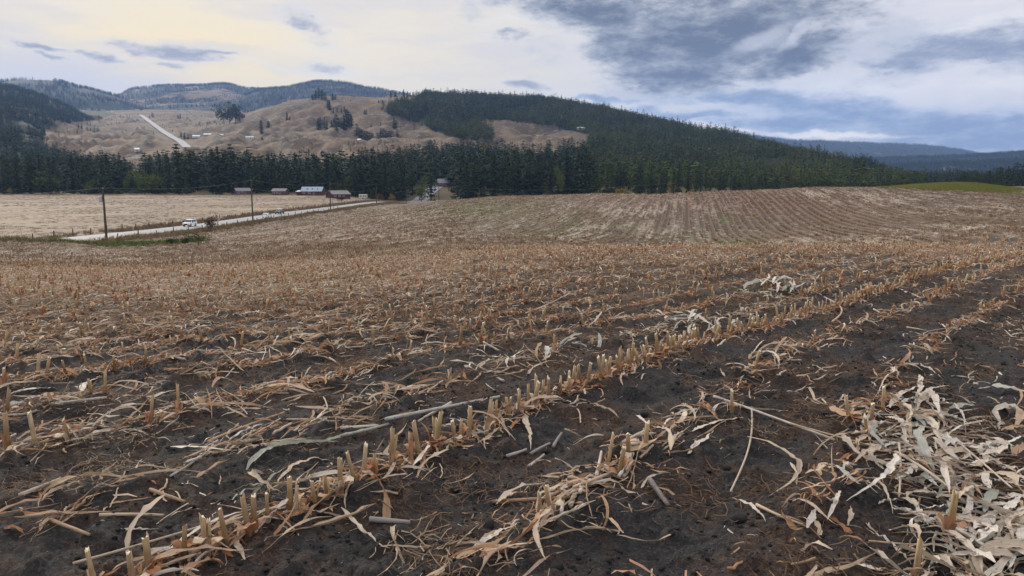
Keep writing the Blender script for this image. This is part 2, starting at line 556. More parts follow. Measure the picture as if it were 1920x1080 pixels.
class MB:
    """collects solids into one mesh"""

    def __init__(self):
        self.v, self.f, self.n = [], [], 0

    def add(self, V, F):
        self.v.append(np.asarray(V, float))
        for f in F:
            self.f.append([i + self.n for i in f])
        self.n += len(V)
        return self

    def box(self, c, s, rz=0.0, taper=(1, 1)):
        x, y, z = (k / 2 for k in s)
        V = np.array([(-x, -y, -z), (x, -y, -z), (x, y, -z), (-x, y, -z), (-x * taper[0], -y * taper[1], z), (x * taper[0], -y * taper[1], z),
                      (x * taper[0], y * taper[1], z), (-x * taper[0], y * taper[1], z)])
        ca, sa = math.cos(rz), math.sin(rz)
        V = np.stack([V[:, 0] * ca - V[:, 1] * sa, V[:, 0] * sa + V[:, 1] * ca, V[:, 2]], 1) + np.array(c)
        return self.add(V, [(3, 2, 1, 0), (4, 5, 6, 7), (0, 1, 5, 4), (1, 2, 6, 5), (2, 3, 7, 6), (3, 0, 4, 7)])

    def tube(self, pts, rad, n=8, cap=True):
        P = np.array(pts, float)
        rr = np.broadcast_to(np.asarray(rad, float), (len(P),))
        V = []
        for i, p in enumerate(P):
            t = P[min(i + 1, len(P) - 1)] - P[max(i - 1, 0)]
            t /= np.linalg.norm(t) + 1e-9
            up = np.array([0, 0, 1.0]) if abs(t[2]) < 0.9 else np.array([1.0, 0, 0])
            a = np.cross(up, t)
            a /= np.linalg.norm(a)
            b = np.cross(t, a)
            for k in range(n):
                q = 2 * math.pi * k / n
                V.append(p + rr[i] * (a * math.cos(q) + b * math.sin(q)))
        F = []
        for i in range(len(P) - 1):
            for k in range(n):
                F.append((i * n + k, i * n + (k + 1) % n, (i + 1) * n + (k + 1) % n, (i + 1) * n + k))
        if cap:
            F.append(tuple(range(n))[::-1])
            F.append(tuple((len(P) - 1) * n + k for k in range(n)))
        return self.add(V, F)

    def prism(self, prof, x0, x1, axis='x'):
        """profile [(y, z)] extruded along x (or [(x, z)] along y)"""
        n = len(prof)
        if axis == 'x':
            V = [(x0, a, b) for a, b in prof] + [(x1, a, b) for a, b in prof]
        else:
            V = [(a, x0, b) for a, b in prof] + [(a, x1, b) for a, b in prof]
        F = [(i, (i + 1) % n, n + (i + 1) % n, n + i) for i in range(n)]
        F += [tuple(range(n))[::-1], tuple(range(n, 2 * n))]
        return self.add(V, F)

    def mesh(self, name, mat, smooth=False):
        me = bpy.data.meshes.new(name)
        me.from_pydata(np.concatenate(self.v).tolist(), [], self.f)
        if mat:
            me.materials.append(mat)
        if smooth:
            for p in me.polygons:
                p.use_smooth = True
        me.update()
        return me

    def build(self, name, mat, parent=None, loc=None, rot=None, smooth=False):
        return link(name, self.mesh(name, mat, smooth), parent, loc, rot)


def rotmat(e):
    """euler XYZ arrays (n,3) -> (n,3,3)"""
    cx, cy, cz = np.cos(e).T
    sx_, sy, sz = np.sin(e).T
    M = np.empty((len(e), 3, 3))
    M[:, 0, 0] = cy * cz
    M[:, 0, 1] = cz * sx_ * sy - cx * sz
    M[:, 0, 2] = sx_ * sz + cx * cz * sy
    M[:, 1, 0] = cy * sz
    M[:, 1, 1] = cx * cz + sx_ * sy * sz
    M[:, 1, 2] = cx * sy * sz - cz * sx_
    M[:, 2, 0] = -sy
    M[:, 2, 1] = cy * sx_
    M[:, 2, 2] = cx * cy
    return M


def scatter(name, pts, rot, scl, idx, variants, label=None, cat=None):
    """uncountable stuff: one object whose points carry copies of a few small meshes"""
    n = len(pts)
    me = bpy.data.meshes.new(name)
    me.vertices.add(n)
    me.vertices.foreach_set('co', np.asarray(pts, np.float32).ravel())
    scl = np.asarray(scl, np.float32)
    if scl.ndim == 1:
        scl = np.repeat(scl[:, None], 3, 1)
    for k, v, ty, key in (('rot', rot, 'FLOAT_VECTOR', 'vector'), ('scl', scl, 'FLOAT_VECTOR', 'vector'), ('pick', idx, 'INT', 'value')):
        at = me.attributes.new(k, ty, 'POINT')
        at.data.foreach_set(key, np.asarray(v, np.int32 if ty == 'INT' else np.float32).ravel())
    o = link(name, me)
    ng = bpy.data.node_groups.new('place_' + name, 'GeometryNodeTree')
    ng.interface.new_socket('Geometry', in_out='INPUT', socket_type='NodeSocketGeometry')
    ng.interface.new_socket('Geometry', in_out='OUTPUT', socket_type='NodeSocketGeometry')
    N, L = ng.nodes, ng.links
    gi, go = N.new('NodeGroupInput'), N.new('NodeGroupOutput')
    join = N.new('GeometryNodeJoinGeometry')
    for i, vm in enumerate(variants):
        src = bpy.data.objects.new('%s_piece' % name, vm)
        oi = N.new('GeometryNodeObjectInfo')
        oi.inputs['Object'].default_value = src
        oi.inputs['As Instance'].default_value = False
        g2 = N.new('GeometryNodeGeometryToInstance')
        L.new(oi.outputs['Geometry'], g2.inputs[0])
        L.new(g2.outputs[0], join.inputs[0])
    iop = N.new('GeometryNodeInstanceOnPoints')
    iop.inputs['Pick Instance'].default_value = True
    L.new(gi.outputs[0], iop.inputs['Points'])
    L.new(join.outputs[0], iop.inputs['Instance'])

    def named(k, dt):
        a = N.new('GeometryNodeInputNamedAttribute')
        a.data_type = dt
        a.inputs['Name'].default_value = k
        return a.outputs[0]
    er = N.new('FunctionNodeEulerToRotation')
    L.new(named('rot', 'FLOAT_VECTOR'), er.inputs[0])
    L.new(er.outputs[0], iop.inputs['Rotation'])
    L.new(named('scl', 'FLOAT_VECTOR'), iop.inputs['Scale'])
    L.new(named('pick', 'INT'), iop.inputs['Instance Index'])
    L.new(iop.outputs[0], go.inputs[0])
    md = o.modifiers.new('place', 'NODES')
    md.node_group = ng
    tag(o, label, cat, None, 'stuff')
    return o


def inpoly(px, py, poly):
    px = np.asarray(px)
    py = np.asarray(py)
    r = np.zeros(px.shape, bool)
    n = len(poly)
    for i in range(n):
        x1, y1 = poly[i]
        x2, y2 = poly[(i + 1) % n]
        if y1 == y2:
            continue
        c = ((y1 > py) != (y2 > py)) & (px < (x2 - x1) * (py - y1) / (y2 - y1) + x1)
        r ^= c
    return r


# ------------------------------------------------------------------ materials
class Mat:
    def __init__(self, name, rough=0.85, spec=0.2):
        self.m = bpy.data.materials.new(name)
        self.m.use_nodes = True
        self.t = self.m.node_tree
        self.N, self.L = self.t.nodes, self.t.links
        self.b = self.N['Principled BSDF']
        self.b.inputs['Roughness'].default_value = rough
        self.b.inputs['Specular IOR Level'].default_value = spec

    def new(self, t, **k):
        n = self.N.new(t)
        for a, v in k.items():
            setattr(n, a, v)
        return n

    def put(self, s, v):
        if isinstance(v, (int, float)):
            s.default_value = v
        elif isinstance(v, tuple):
            s.default_value = (*v, 1) if len(v) == 3 and s.type == 'RGBA' else v
        else:
            self.L.new(v, s)

    def math(self, op, a, b=None, c=None, clamp=False):
        n = self.new('ShaderNodeMath', operation=op)
        n.use_clamp = clamp
        for i, v in enumerate((a, b, c)):
            if v is not None:
                self.put(n.inputs[i], v)
        return n.outputs[0]

    def mix(self, f, a, b, blend='MIX'):
        n = self.new('ShaderNodeMix', data_type='RGBA', blend_type=blend)
        self.put(n.inputs[0], f)
        self.put(n.inputs[6], a)
        self.put(n.inputs[7], b)
        return n.outputs[2]

    def step(self, v, lo, hi):
        n = self.new('ShaderNodeMapRange', interpolation_type='SMOOTHSTEP')
        self.put(n.inputs[0], v)
        n.inputs[1].default_value = lo
        n.inputs[2].default_value = hi
        return n.outputs[0]

    def coord(self, which='Object'):
        if not hasattr(self, 'tc'):
            self.tc = self.new('ShaderNodeTexCoord')
        return self.tc.outputs[which]

    def noise(self, scale, detail=4, rough=0.55, stretch=None, vec=None, rot=None, dist=0.0, off=None):
        v = vec or self.coord()
        if stretch or rot or off:
            m = self.new('ShaderNodeMapping')
            self.L.new(v, m.inputs[0])
            if stretch:
                m.inputs['Scale'].default_value = stretch
            if rot:
                m.inputs['Rotation'].default_value = rot
            if off:
                m.inputs['Location'].default_value = off
            v = m.outputs[0]
        n = self.new('ShaderNodeTexNoise')
        self.L.new(v, n.inputs['Vector'])
        n.inputs['Scale'].default_value = scale
        n.inputs['Detail'].default_value = detail
        n.inputs['Roughness'].default_value = rough
        n.inputs['Distortion'].default_value = dist
        return n.outputs[0]

    def attr(self, name):
        n = self.new('ShaderNodeAttribute')
        n.attribute_name = name
        return n.outputs['Fac']

    def rand(self):
        return self.new('ShaderNodeObjectInfo').outputs['Random']

    def ramp(self, f, stops, interp='LINEAR'):
        n = self.new('ShaderNodeValToRGB')
        n.color_ramp.interpolation = interp
        el_ = n.color_ramp.elements
        while len(el_) < len(stops):
            el_.new(0.5)
        for e2, (p, c) in zip(el_, stops):
            e2.position = p
            e2.color = (*c, 1)
        self.put(n.inputs[0], f)
        return n.outputs[0]

    def color(self, v):
        self.put(self.b.inputs['Base Color'], v)
        return self

    def bump(self, h, strength=0.5, dist=0.05):
        n = self.new('ShaderNodeBump')
        n.inputs['Strength'].default_value = strength
        n.inputs['Distance'].default_value = dist
        self.L.new(h, n.inputs['Height'])
        self.L.new(n.outputs[0], self.b.inputs['Normal'])
        return self


def plain(name, col, rough=0.7, spec=0.3, var=0.15, metal=0.0, scale=3.0):
    m = Mat(name, rough, spec)
    n = m.noise(scale, 4)
    m.color(m.mix(m.step(n, 0.3, 0.75), tuple(c * (1 - var) for c in col), tuple(min(1, c * (1 + var)) for c in col)))
    m.b.inputs['Metallic'].default_value = metal
    return m.m

# ================================================================== GROUND
ROADX = [(-69.5, 40), (-69.5, 100), (-69.5, 200), (-69.2, 300), (-68, 380), (-66, 455), (-62, 520), (-57, 575)]
_ry = np.array([p[1] for p in ROADX], float)
_rx = np.array([p[0] for p in ROADX], float)


def road_x(Y):
    return np.interp(Y, _ry, _rx)


# pale chaff, green regrowth and reddish stubble: where they lie in the field, measured as (col, row, rx, ry, amount)
PALE = [(610, 435, 150, 16, .9), (720, 402, 190, 14, .8), (470, 445, 90, 12, 1.0), (130, 475, 200, 8, .7), (230, 488, 130, 6, .6),
        (1080, 430, 240, 26, .55), (1180, 392, 200, 22, .5), (1580, 362, 90, 8, .9), (1660, 378, 110, 10, .9), (1760, 398, 120, 10, 1.0),
        (1860, 430, 150, 12, .9), (1720, 372, 160, 12, .5), (1850, 392, 120, 20, .5), (1640, 450, 60, 6, .8), (1530, 450, 60, 7, .6), (1800, 470, 150, 8, .4),
        (300, 525, 220, 12, .4), (690, 440, 90, 9, .8)]
GREEN = [(860, 398, 130, 13, .8), (930, 385, 120, 12, .6), (1060, 440, 90, 12, .9), (1130, 430, 90, 16, .6), (1370, 458, 45, 8, 1.0), (1360, 412, 14, 5, .8),
         (850, 500, 110, 9, .9), (600, 522, 60, 7, .9), (450, 548, 90, 9, .9), (120, 566, 60, 8, .9), (560, 540, 90, 8, .6), (230, 480, 200, 10, .3),
         (1000, 408, 120, 16, .4), (1230, 445, 130, 14, .35), (760, 470, 250, 12, .3), (1450, 540, 60, 8, .5), (1840, 505, 30, 4, .8)]
RED = [(1420, 378, 220, 24, 1.0), (1300, 372, 160, 20, .7), (1560, 400, 150, 20, .7), (1220, 400, 150, 20, .4), (1650, 440, 250, 12, .4), (700, 455, 300, 12, .3)]


def zone(px, py, specs):
    out = np.zeros(np.shape(px))
    for x, y, rx, ry, a in specs:
        r = ((px - x) / rx) ** 2 + ((py - y) / ry) ** 2
        out = np.maximum(out, a * np.exp(-r * 0.9))
    return out


def corn_edge(s):
    """distance at which the corn field ends beyond its crest, by bearing"""
    return np.interp(s, [-.9, -.55, -.13, -.1, 0, .14, .27, .43, .5, .56, .6, .65, .69, .9],
                     [1000, 1000, 1000, 300, 262, 236, 190, 172, 165, 160, 160, 158, 158, 158])


def is_corn(X, Y):
    s = X / np.maximum(Y, .5)
    left = np.where(Y < 95, X > -64.5, X > -59)
    return left & (Y < corn_edge(s)) & (Y < 330)


def kind_at(X, Y):
    s = X / np.maximum(Y, .5)
    k = np.full(X.shape, 3)                                   # meadow round the wood and behind the crest
    k[is_corn(X, Y)] = 0
    rx = road_x(Y)
    k[(k == 3) & (X < rx - 9.5) & (Y < 478) & (X > -420)] = 1   # hay
    k[(k == 3) & (X < -55) & (Y < 478)] = 2                     # verge
    k[(s > .49) & (s < .662 + .03 * (fbm(X * .25, Y * .25, 3) - .4) + .0006 * (195 - Y)) & (Y > 156) & (Y < 240) & (k == 3)] = 4
    k[Y > 590] = 5
    return k


s_ = np.linspace(-.86, .86, 560)
t_ = np.concatenate([np.arange(math.log(1.5), math.log(12), .0062), np.arange(math.log(12), math.log(330), .012), np.arange(math.log(330), math.log(3690), .016)])
Yg = np.exp(t_)[None, :] * np.ones((len(s_), 1))
Xg = s_[:, None] * Yg
fi = np.arange(len(s_) - 1)[:, None] * len(t_) + np.arange(len(t_) - 1)[None, :]
quads = np.stack([fi, fi + len(t_), fi + len(t_) + 1, fi + 1], -1).reshape(-1, 4)
Xf, Yf = Xg.ravel(), Yg.ravel()
K = kind_at(Xf[quads].mean(1), Yf[quads].mean(1))
Zc = np.where(Yf < 335, Hd(Xf, Yf), H(Xf, Yf))
Zp = H(Xf, Yf)


def piece(name, sel, Z, mat, attrs=None, smooth=True):
    q = quads[sel]
    used, inv = np.unique(q.ravel(), return_inverse=True)
    V = np.stack([Xf[used], Yf[used], Z[used]], 1)
    at = {k: f(V) for k, f in (attrs or {}).items()}
    o = link(name, mesh_np(name, V, inv.reshape(-1, 4), [mat], at, smooth))
    return tag(o, kind='structure')


def streak(V):
    u = rowu(V[:, 0], V[:, 1])
    return fbm(np.floor(u * 1.0 + .5) * 7.7, V[:, 1] * .05, 3)


def a_pale(V):
    px, py = project(V[:, 0], V[:, 1], V[:, 2])
    u = rowu(V[:, 0], V[:, 1])
    st = fbm(u * 1.25, V[:, 1] * .045 + 5, 3, .6)
    fine = fbm(u * 2.4 + 9, V[:, 1] * .22, 3, .65)
    z = zone(px, py, PALE)
    return np.clip((z * 1.25 + .06) * sstep(st * .6 + fine * .5, .52, .68), 0, 1)


def a_green(V):
    px, py = project(V[:, 0], V[:, 1], V[:, 2])
    return np.clip(zone(px, py, GREEN) * sstep(fbm(V[:, 0] * .5, V[:, 1] * .25, 4), .3, .6), 0, 1)


def a_red(V):
    px, py = project(V[:, 0], V[:, 1], V[:, 2])
    return np.clip(zone(px, py, RED), 0, 1)


def a_cover(V):
    n = fbm(V[:, 0] * .45, V[:, 1] * .3, 4)
    s = V[:, 0] / V[:, 1]
    return np.clip(sstep(V[:, 1] * (1 - .35 * s) + 16 * (n - .5), 5, 26), 0, 1)


# soil with fine root litter and, further out, a blanket of chaff between the stubble rows
m = Mat('corn_ground', 0.92, 0.15)
rv = m.attr('rowu')
n1 = m.noise(1.3, 5, .6)
n2 = m.noise(14, 6, .65)
n3 = m.noise(70, 4, .6)
soil = m.mix(m.step(n2, .30, .75), (.017, .0165, .0178), (.036, .034, .035))
n4 = m.noise(230, 3, .6)
soil = m.mix(m.math('MULTIPLY', m.step(n3, .50, .66), .7), soil, (.070, .064, .062))
soil = m.mix(m.math('MULTIPLY', m.step(n4, .62, .72), .4), soil, (.20, .175, .15))
straw = m.mix(m.step(m.noise(55, 3, .6, dist=1.2), .45, .62), (.038, .023, .017), (.105, .066, .044))
litter = m.math('MULTIPLY', m.step(m.math('ADD', m.math('MULTIPLY', n1, .75), m.math('MULTIPLY', m.noise(9, 4, .6), .35)), .50, .66), .85)
near = m.mix(litter, soil, straw)
cosr = m.math('COSINE', m.math('MULTIPLY', rv, 2 * math.pi))
rown = m.math('ADD', cosr, m.math('MULTIPLY', m.math('SUBTRACT', m.noise(1.2, 5, .7), .5), 4.5))
rowf = m.step(rown, -.5, .7)
thatch = m.mix(rowf, (.078, .060, .046), (.150, .106, .072))
thatch = m.mix(m.step(m.noise(5, 6, .7), .42, .62), m.mix(.45, thatch, (.075, .058, .045)), thatch)
redt = m.mix(rowf, (.056, .037, .030), (.165, .094, .060))
thatch = m.mix(m.attr('red'), thatch, redt)
thatch = m.mix(m.math('MULTIPLY', m.attr('green'), .95), thatch, m.mix(m.noise(3, 4), (.075, .088, .030), (.13, .14, .058)))
thatch = m.mix(m.math('MULTIPLY', m.step(m.math('ADD', m.attr('pale'), m.math('MULTIPLY', m.math('SUBTRACT', m.noise(2.6, 5, .7), .5), 1.6)), .22, .65), .8), thatch,
               m.mix(m.noise(6, 4, .7), (.22, .19, .155), (.50, .45, .39)))
m.color(m.mix(m.attr('cover'), near, thatch))
m.bump(m.math('ADD', m.math('MULTIPLY', n2, .6), m.math('ADD', m.math('MULTIPLY', n3, .4), m.math('MULTIPLY', n4, .15))), 1.0, .035)
M_CORN = m.m

piece('corn_field', K == 0, Zc, M_CORN,
      {'rowu': lambda V: rowu(V[:, 0], V[:, 1]), 'pale': a_pale, 'green': a_green, 'red': a_red, 'cover': a_cover})

m = Mat('hay_ground', .95, .1)
a1 = m.noise(.05, 5, .6, (1, .35, 1))
a2 = m.noise(.5, 5, .65, (.6, .5, 1))
c = m.mix(m.step(a1, .35, .65), (.190, .150, .116), (.270, .220, .165))
c = m.mix(m.math('MULTIPLY', m.step(a2, .42, .7), .55), c, (.165, .120, .085))
m.color(m.mix(m.math('MULTIPLY', m.step(m.noise(2.5, 4, .7), .5, .75), .5), c, (.40, .32, .22)))
M_HAY = m.m
piece('hay_field', K == 1, Zp, M_HAY)

m = Mat('verge_ground', .95, .1)
a1 = m.noise(.12, 5, .6)
m.color(m.mix(m.step(a1, .4, .62), m.mix(m.step(m.noise(.9, 5), .35, .7), (.120, .082, .052), (.215, .152, .096)), (.085, .080, .042)))
piece('road_verge', K == 2, Zp, m.m)

m = Mat('meadow_ground', .95, .1)
m.color(m.mix(m.step(m.noise(.03, 5, .6), .4, .65), (.125, .098, .060), (.075, .070, .038)))
M_MEADOW = m.m
piece('meadow', K == 3, Zp, M_MEADOW)

m = Mat('mound_ground', .95, .1)
c = m.mix(m.step(m.noise(.22, 5, .6), .38, .66), (.150, .160, .045), (.25, .235, .078))
m.color(m.mix(m.math('MULTIPLY', m.step(m.noise(.12, 4, .6), .55, .7), .7), c, (.30, .25, .12)))
piece('grass_mound', K == 4, Zp, m.m)

# dry bunch-grass hills: warm straw broken by darker and paler noise patches
m = Mat('hill_grass', .95, .1)
a1 = m.noise(.006, 6, .62, (1, .5, 1))
a2 = m.noise(.022, 6, .65, (1, .5, 1), dist=.6)
a3 = m.noise(.09, 4, .65)
c = m.mix(m.step(a1, .36, .62), (.078, .058, .040), (.148, .108, .071))
c = m.mix(m.math('MULTIPLY', m.step(a2, .50, .62), .8), c, (.052, .044, .034))
c = m.mix(m.math('MULTIPLY', m.step(a2, .30, .42), -0.6), c, c)
c = m.mix(m.math('MULTIPLY', m.step(m.noise(.35, 4, .7), .50, .68), .55), c, (.085, .064, .046))
c = m.mix(m.math('MULTIPLY', m.step(a3, .52, .68), .6), c, (.24, .19, .14))
wood = m.attr('wood')
m.color(m.mix(wood, c, (.030, .034, .020)))
M_HILL = m.m

FOREST_A = [(712, 202), (760, 190), (806, 178), (850, 174), (900, 177), (945, 184), (1030, 188), (1060, 184), (1180, 195), (1250, 208), (1400, 236), (1520, 260),
            (1590, 282), (1650, 303), (1720, 335), (1740, 358), (1100, 358), (1098, 282), (1108, 252), (1050, 242), (1000, 232), (950, 226), (905, 224), (905, 236), (925, 254),
            (925, 266), (880, 262), (845, 256), (815, 246), (795, 234), (765, 227), (728, 214)]
LOWBELT = [(-400, 150), (0, 158), (40, 164), (70, 174), (130, 192), (185, 204), (214, 213), (190, 224), (120, 232), (84, 246), (84, 268), (110, 288), (150, 308), (210, 312), (255, 326), (300, 318), (340, 312), (420, 320), (480, 322),
           (540, 326), (600, 330), (660, 328), (685, 316), (720, 312), (770, 300), (800, 288), (850, 284), (900, 286), (935, 290), (1000, 296), (1100, 284), (1108, 362), (-400, 372)]


def wood_mask(V):
    px, py = project(V[:, 0], V[:, 1], V[:, 2])
    return np.where(inpoly(px, py, FOREST_A) | inpoly(px, py, LOWBELT), 1.0, 0.0)


piece('hillside', K == 5, Zp, M_HILL, {'wood': wood_mask})

# the land outside the frame: the same field, carried round behind the camera
ph = np.concatenate([np.linspace(math.atan(.855), math.pi, 60), np.linspace(math.pi, 2 * math.pi - math.atan(.855), 60)[1:]])
rr_ = np.exp(np.linspace(math.log(.4), math.log(900), 110))
P_, Q_ = np.meshgrid(ph, rr_, indexing='ij')
Xo, Yo = (Q_ * np.sin(P_)).ravel(), (Q_ * np.cos(P_)).ravel()
Zo = np.where((Yo > 1) & (np.abs(Xo) < 1.2 * Yo), H0(Xo, Yo), H0(np.clip(Xo, -60, 60) * .0, np.ones_like(Xo)) - .02 * np.hypot(Xo, Yo) ** .9 * 0.6) - .03
qi = np.arange(len(ph) - 1)[:, None] * len(rr_) + np.arange(len(rr_) - 1)[None, :]
qo = np.stack([qi, qi + 1, qi + len(rr_) + 1, qi + len(rr_)], -1).reshape(-1, 4)
Vo = np.stack([Xo, Yo, Zo], 1)
fld = link('field', mesh_np('field', Vo, qo, [M_CORN], {'rowu': rowu(Xo, Yo), 'pale': np.full(len(Xo), .1), 'green': np.zeros(len(Xo)), 'red': np.zeros(len(Xo)),
                                                       'cover': sstep(np.hypot(Xo, Yo), 5, 26)}, True))
tag(fld, kind='structure')
# patch right under the camera
xs = np.linspace(-1.6, 1.6, 60)
ys = np.linspace(-.5, 1.56, 40)
GX, GY = np.meshgrid(xs, ys, indexing='ij')
# base sheet below everything, out to the horizon
g = np.linspace(-9400, 9400, 60)
BX, BY = np.meshgrid(g, np.linspace(-380, 9600, 50), indexing='ij')
bi = np.arange(59)[:, None] * 50 + np.arange(49)[None, :]
bq = np.stack([bi, bi + 50, bi + 51, bi + 1], -1).reshape(-1, 4)
BZ = np.full(BX.size, -16.0) - 12 * sstep(np.hypot(BX.ravel(), BY.ravel()), 100, 600)
tag(link('ground', mesh_np('ground', np.stack([BX.ravel(), BY.ravel(), BZ], 1), bq, [M_MEADOW], None, True)), kind='structure')

# ------------------------------------------------------------------ roads
m = Mat('road_surface', .8, .3)
m.color(m.mix(m.step(m.noise(.7, 5, .6, (1, .08, 1)), .35, .7), (.19, .19, .205), (.25, .25, .265)))
M_ROAD = m.m


def ribbon(name, pts, width, mat, lift, n=6, step=4.0, smooth=2):
    P = np.array(pts, float)
    seg = np.hypot(*np.diff(P, axis=0).T)
    s = np.concatenate([[0], np.cumsum(seg)])
    q = np.arange(0, s[-1], step)
    C = np.stack([np.interp(q, s, P[:, 0]), np.interp(q, s, P[:, 1])], 1)
    for _ in range(6):
        C[1:-1] = (C[:-2] + 2 * C[1:-1] + C[2:]) / 4
    T = np.gradient(C, axis=0)
    T /= np.linalg.norm(T, axis=1)[:, None]
    Nn = np.stack([T[:, 1], -T[:, 0]], 1)
    o = np.linspace(-width / 2, width / 2, n)
    X = C[:, 0][:, None] + Nn[:, 0][:, None] * o
    Y = C[:, 1][:, None] + Nn[:, 1][:, None] * o
    Z = H(X, Y)
    for _ in range(smooth):
        Z[1:-1] = (Z[:-2] + 2 * Z[1:-1] + Z[2:]) / 4
    Z = np.maximum(Z, Z.mean(1)[:, None]) + lift
    i = np.arange(len(C) - 1)[:, None] * n + np.arange(n - 1)[None, :]
    f = np.stack([i, i + 1, i + n + 1, i + n], -1).reshape(-1, 4)
    ob = link(name, mesh_np(name, np.stack([X.ravel(), Y.ravel(), Z.ravel()], 1), f, [mat], None, True))
    return tag(ob, kind='structure')


ribbon('road', ROADX, 10.2, M_ROAD, .12, 8)
M_PAINT_Y = plain('road_paint_yellow', (.45, .36, .14), .8)
M_PAINT_W = plain('road_paint_white', (.55, .55, .55), .8)
ribbon('road_marking', ROADX[:7], .14, M_PAINT_Y, .128, 2)
for dx in (-3.7, 3.7):
    ribbon('road_marking', [(x + dx, y) for x, y in ROADX[:7]], .14, M_PAINT_W, .128, 2)
up = list(zip(UPX, UPY))
ribbon('hill_road', up, 13, M_ROAD, 1.5, 4, 12.0, 30)
ribbon('driveway', [(-54, 505), (-47, 500), (-40, 497), (-34, 500)], 6, M_ROAD, .25, 4, 3.0)


# ------------------------------------------------------------------ far ridges
def ridge(name, crest, Y1, Y0, base_py, mat, bump=1.0, back=2500, seed=0, nu=46, step=4.0):
    xs = np.arange(crest[0][0], crest[-1][0] + .1, step)
    cy = pchip([p[0] for p in crest], [p[1] for p in crest], xs)
    cy = cy + 2.2 * (fbm(xs / 26.0 + seed, xs * 0, 4) - .5)
    s = (xs - 960) / FPX * .993
    u = np.linspace(0, 1.25, nu)
    S_, U_ = np.meshgrid(s, u, indexing='ij')
    Yy = np.where(U_ <= 1, Y0 + (Y1 - Y0) * U_, Y1 + (U_ - 1) * back)
    prof = np.sin(np.clip(U_, 0, 1) * math.pi / 2) ** 1.15
    pyv = base_py + (cy[:, None] - base_py) * prof
    Z = CAMZ - slope_of(pyv) * Yy
    Z = np.where(U_ > 1, (CAMZ - slope_of(cy)[:, None] * Y1) * (1 - (U_ - 1) * 1.6), Z)
    X = S_ * Yy
    k = np.sin(np.clip(U_, 0, 1) * math.pi)
    Z = Z + bump * k * (90 * (fbm(X * .0012 + seed, Yy * .0012, 4) - .5) + 60 * (np.abs(fbm(X * .0025 + seed, Yy * .0014, 3) - .5)))
    i = np.arange(len(xs) - 1)[:, None] * nu + np.arange(nu - 1)[None, :]
    f = np.stack([i, i + nu, i + nu + 1, i + 1], -1).reshape(-1, 4)
    o = link(name, mesh_np(name, np.stack([X.ravel(), Yy.ravel(), Z.ravel()], 1), f, [mat], None, True))
    tag(o, kind='structure')
    return X, Yy, Z, U_, S_


def far_mat(name, wood_amt, grass=(.20, .145, .095), stretch=(1, .4, 1), scale=.0022):
    m = Mat(name, .95, .05)
    f1 = m.noise(scale, 7, .65, stretch)
    f2 = m.noise(scale * 9, 5, .7, (1, .5, 1))
    w = m.step(m.math('ADD', f1, m.math('MULTIPLY', m.math('SUBTRACT', f2, .5), .5)), .62 - wood_amt * .4, .70 - wood_amt * .4)
    g = m.mix(f2, tuple(v * .8 for v in grass), grass)
    m.color(m.mix(w, g, m.mix(m.step(f2, .35, .7), (.012, .018, .015), (.028, .036, .026))))
    return m.m


M_FAR_WOOD = far_mat('far_wooded_hill', .78)
M_FAR_MIX = far_mat('far_mixed_hill', .46)
M_FAR_BLUE = far_mat('far_forest', .95)
RA = ridge('hill', [(-420, 142), (-200, 150), (0, 154), (40, 151), (100, 150), (130, 153), (160, 162), (200, 172), (230, 180), (262, 192), (300, 203), (350, 215)], 4700, 3000, 224, M_FAR_WOOD, .7, seed=2)
RB = ridge('hill', [(130, 222), (190, 197), (230, 181), (268, 166), (300, 163), (340, 161), (400, 160), (430, 158), (470, 165), (500, 168), (540, 176), (600, 194), (660, 212)], 6300, 3400, 228, M_FAR_MIX, 1.0, seed=5)
RC = ridge('hill', [(400, 206), (450, 186), (500, 170), (540, 166), (580, 158), (608, 153.5), (640, 153), (680, 160), (700, 164), (740, 173), (790, 181), (850, 190), (950, 203)], 5400, 3300, 232, M_FAR_WOOD, .8, seed=9)
RD = ridge('hill', [(1320, 245), (1440, 258), (1480, 263), (1530, 265), (1600, 268), (1700, 271), (1760, 276), (1800, 283), (1850, 291), (1900, 287), (1960, 281), (2300, 272)], 8200, 5200, 306, M_FAR_BLUE, .8, seed=13)
RE = ridge('hill', [(1500, 315), (1620, 300), (1700, 297), (1760, 295), (1820, 292), (1880, 288), (1950, 284), (2300, 276)], 4300, 3500, 318, M_FAR_BLUE, .35, seed=21)
RF = ridge('hill', [(1560, 326), (1640, 318), (1720, 311), (1800, 308), (1880, 304), (1960, 300), (2300, 292)], 3300, 2700, 326, M_FAR_WOOD, .1, seed=27)

# ------------------------------------------------------------------ haze over the whole valley
hz = MB().box((0, 4600, 480), (19200, 10160, 1020)).mesh('haze', None)
mh = bpy.data.materials.new('haze_air')
mh.use_nodes = True
mh.node_tree.nodes.clear()
pv = mh.node_tree.nodes.new('ShaderNodeVolumePrincipled')
mo = mh.node_tree.nodes.new('ShaderNodeOutputMaterial')
mh.node_tree.links.new(pv.outputs[0], mo.inputs['Volume'])
pv.inputs['Color'].default_value = (.30, .50, .96, 1)
pv.inputs['Density'].default_value = 6.0e-5
pv.inputs['Anisotropy'].default_value = 0.2
hz.materials.append(mh)
tag(link('haze', hz), kind='stuff')

# ================================================================== TREES
def foliage_mat(name, lo, hi, trans=.25):
    m = Mat(name, .9, .08)
    r = m.rand()
    n = m.noise(2.2, 3, .6)
    lc = m.new('ShaderNodeObjectInfo').outputs['Location']
    big = m.noise(.009, 4, .6, vec=lc)
    r = m.math('ADD', m.math('MULTIPLY', r, .6), m.math('MULTIPLY', m.step(big, .35, .68), .5), clamp=True)
    c = m.mix(r, lo, hi)
    m.color(m.mix(m.step(n, .3, .7), m.mix(.35, c, tuple(v * .45 for v in lo)), c))
    return m.m


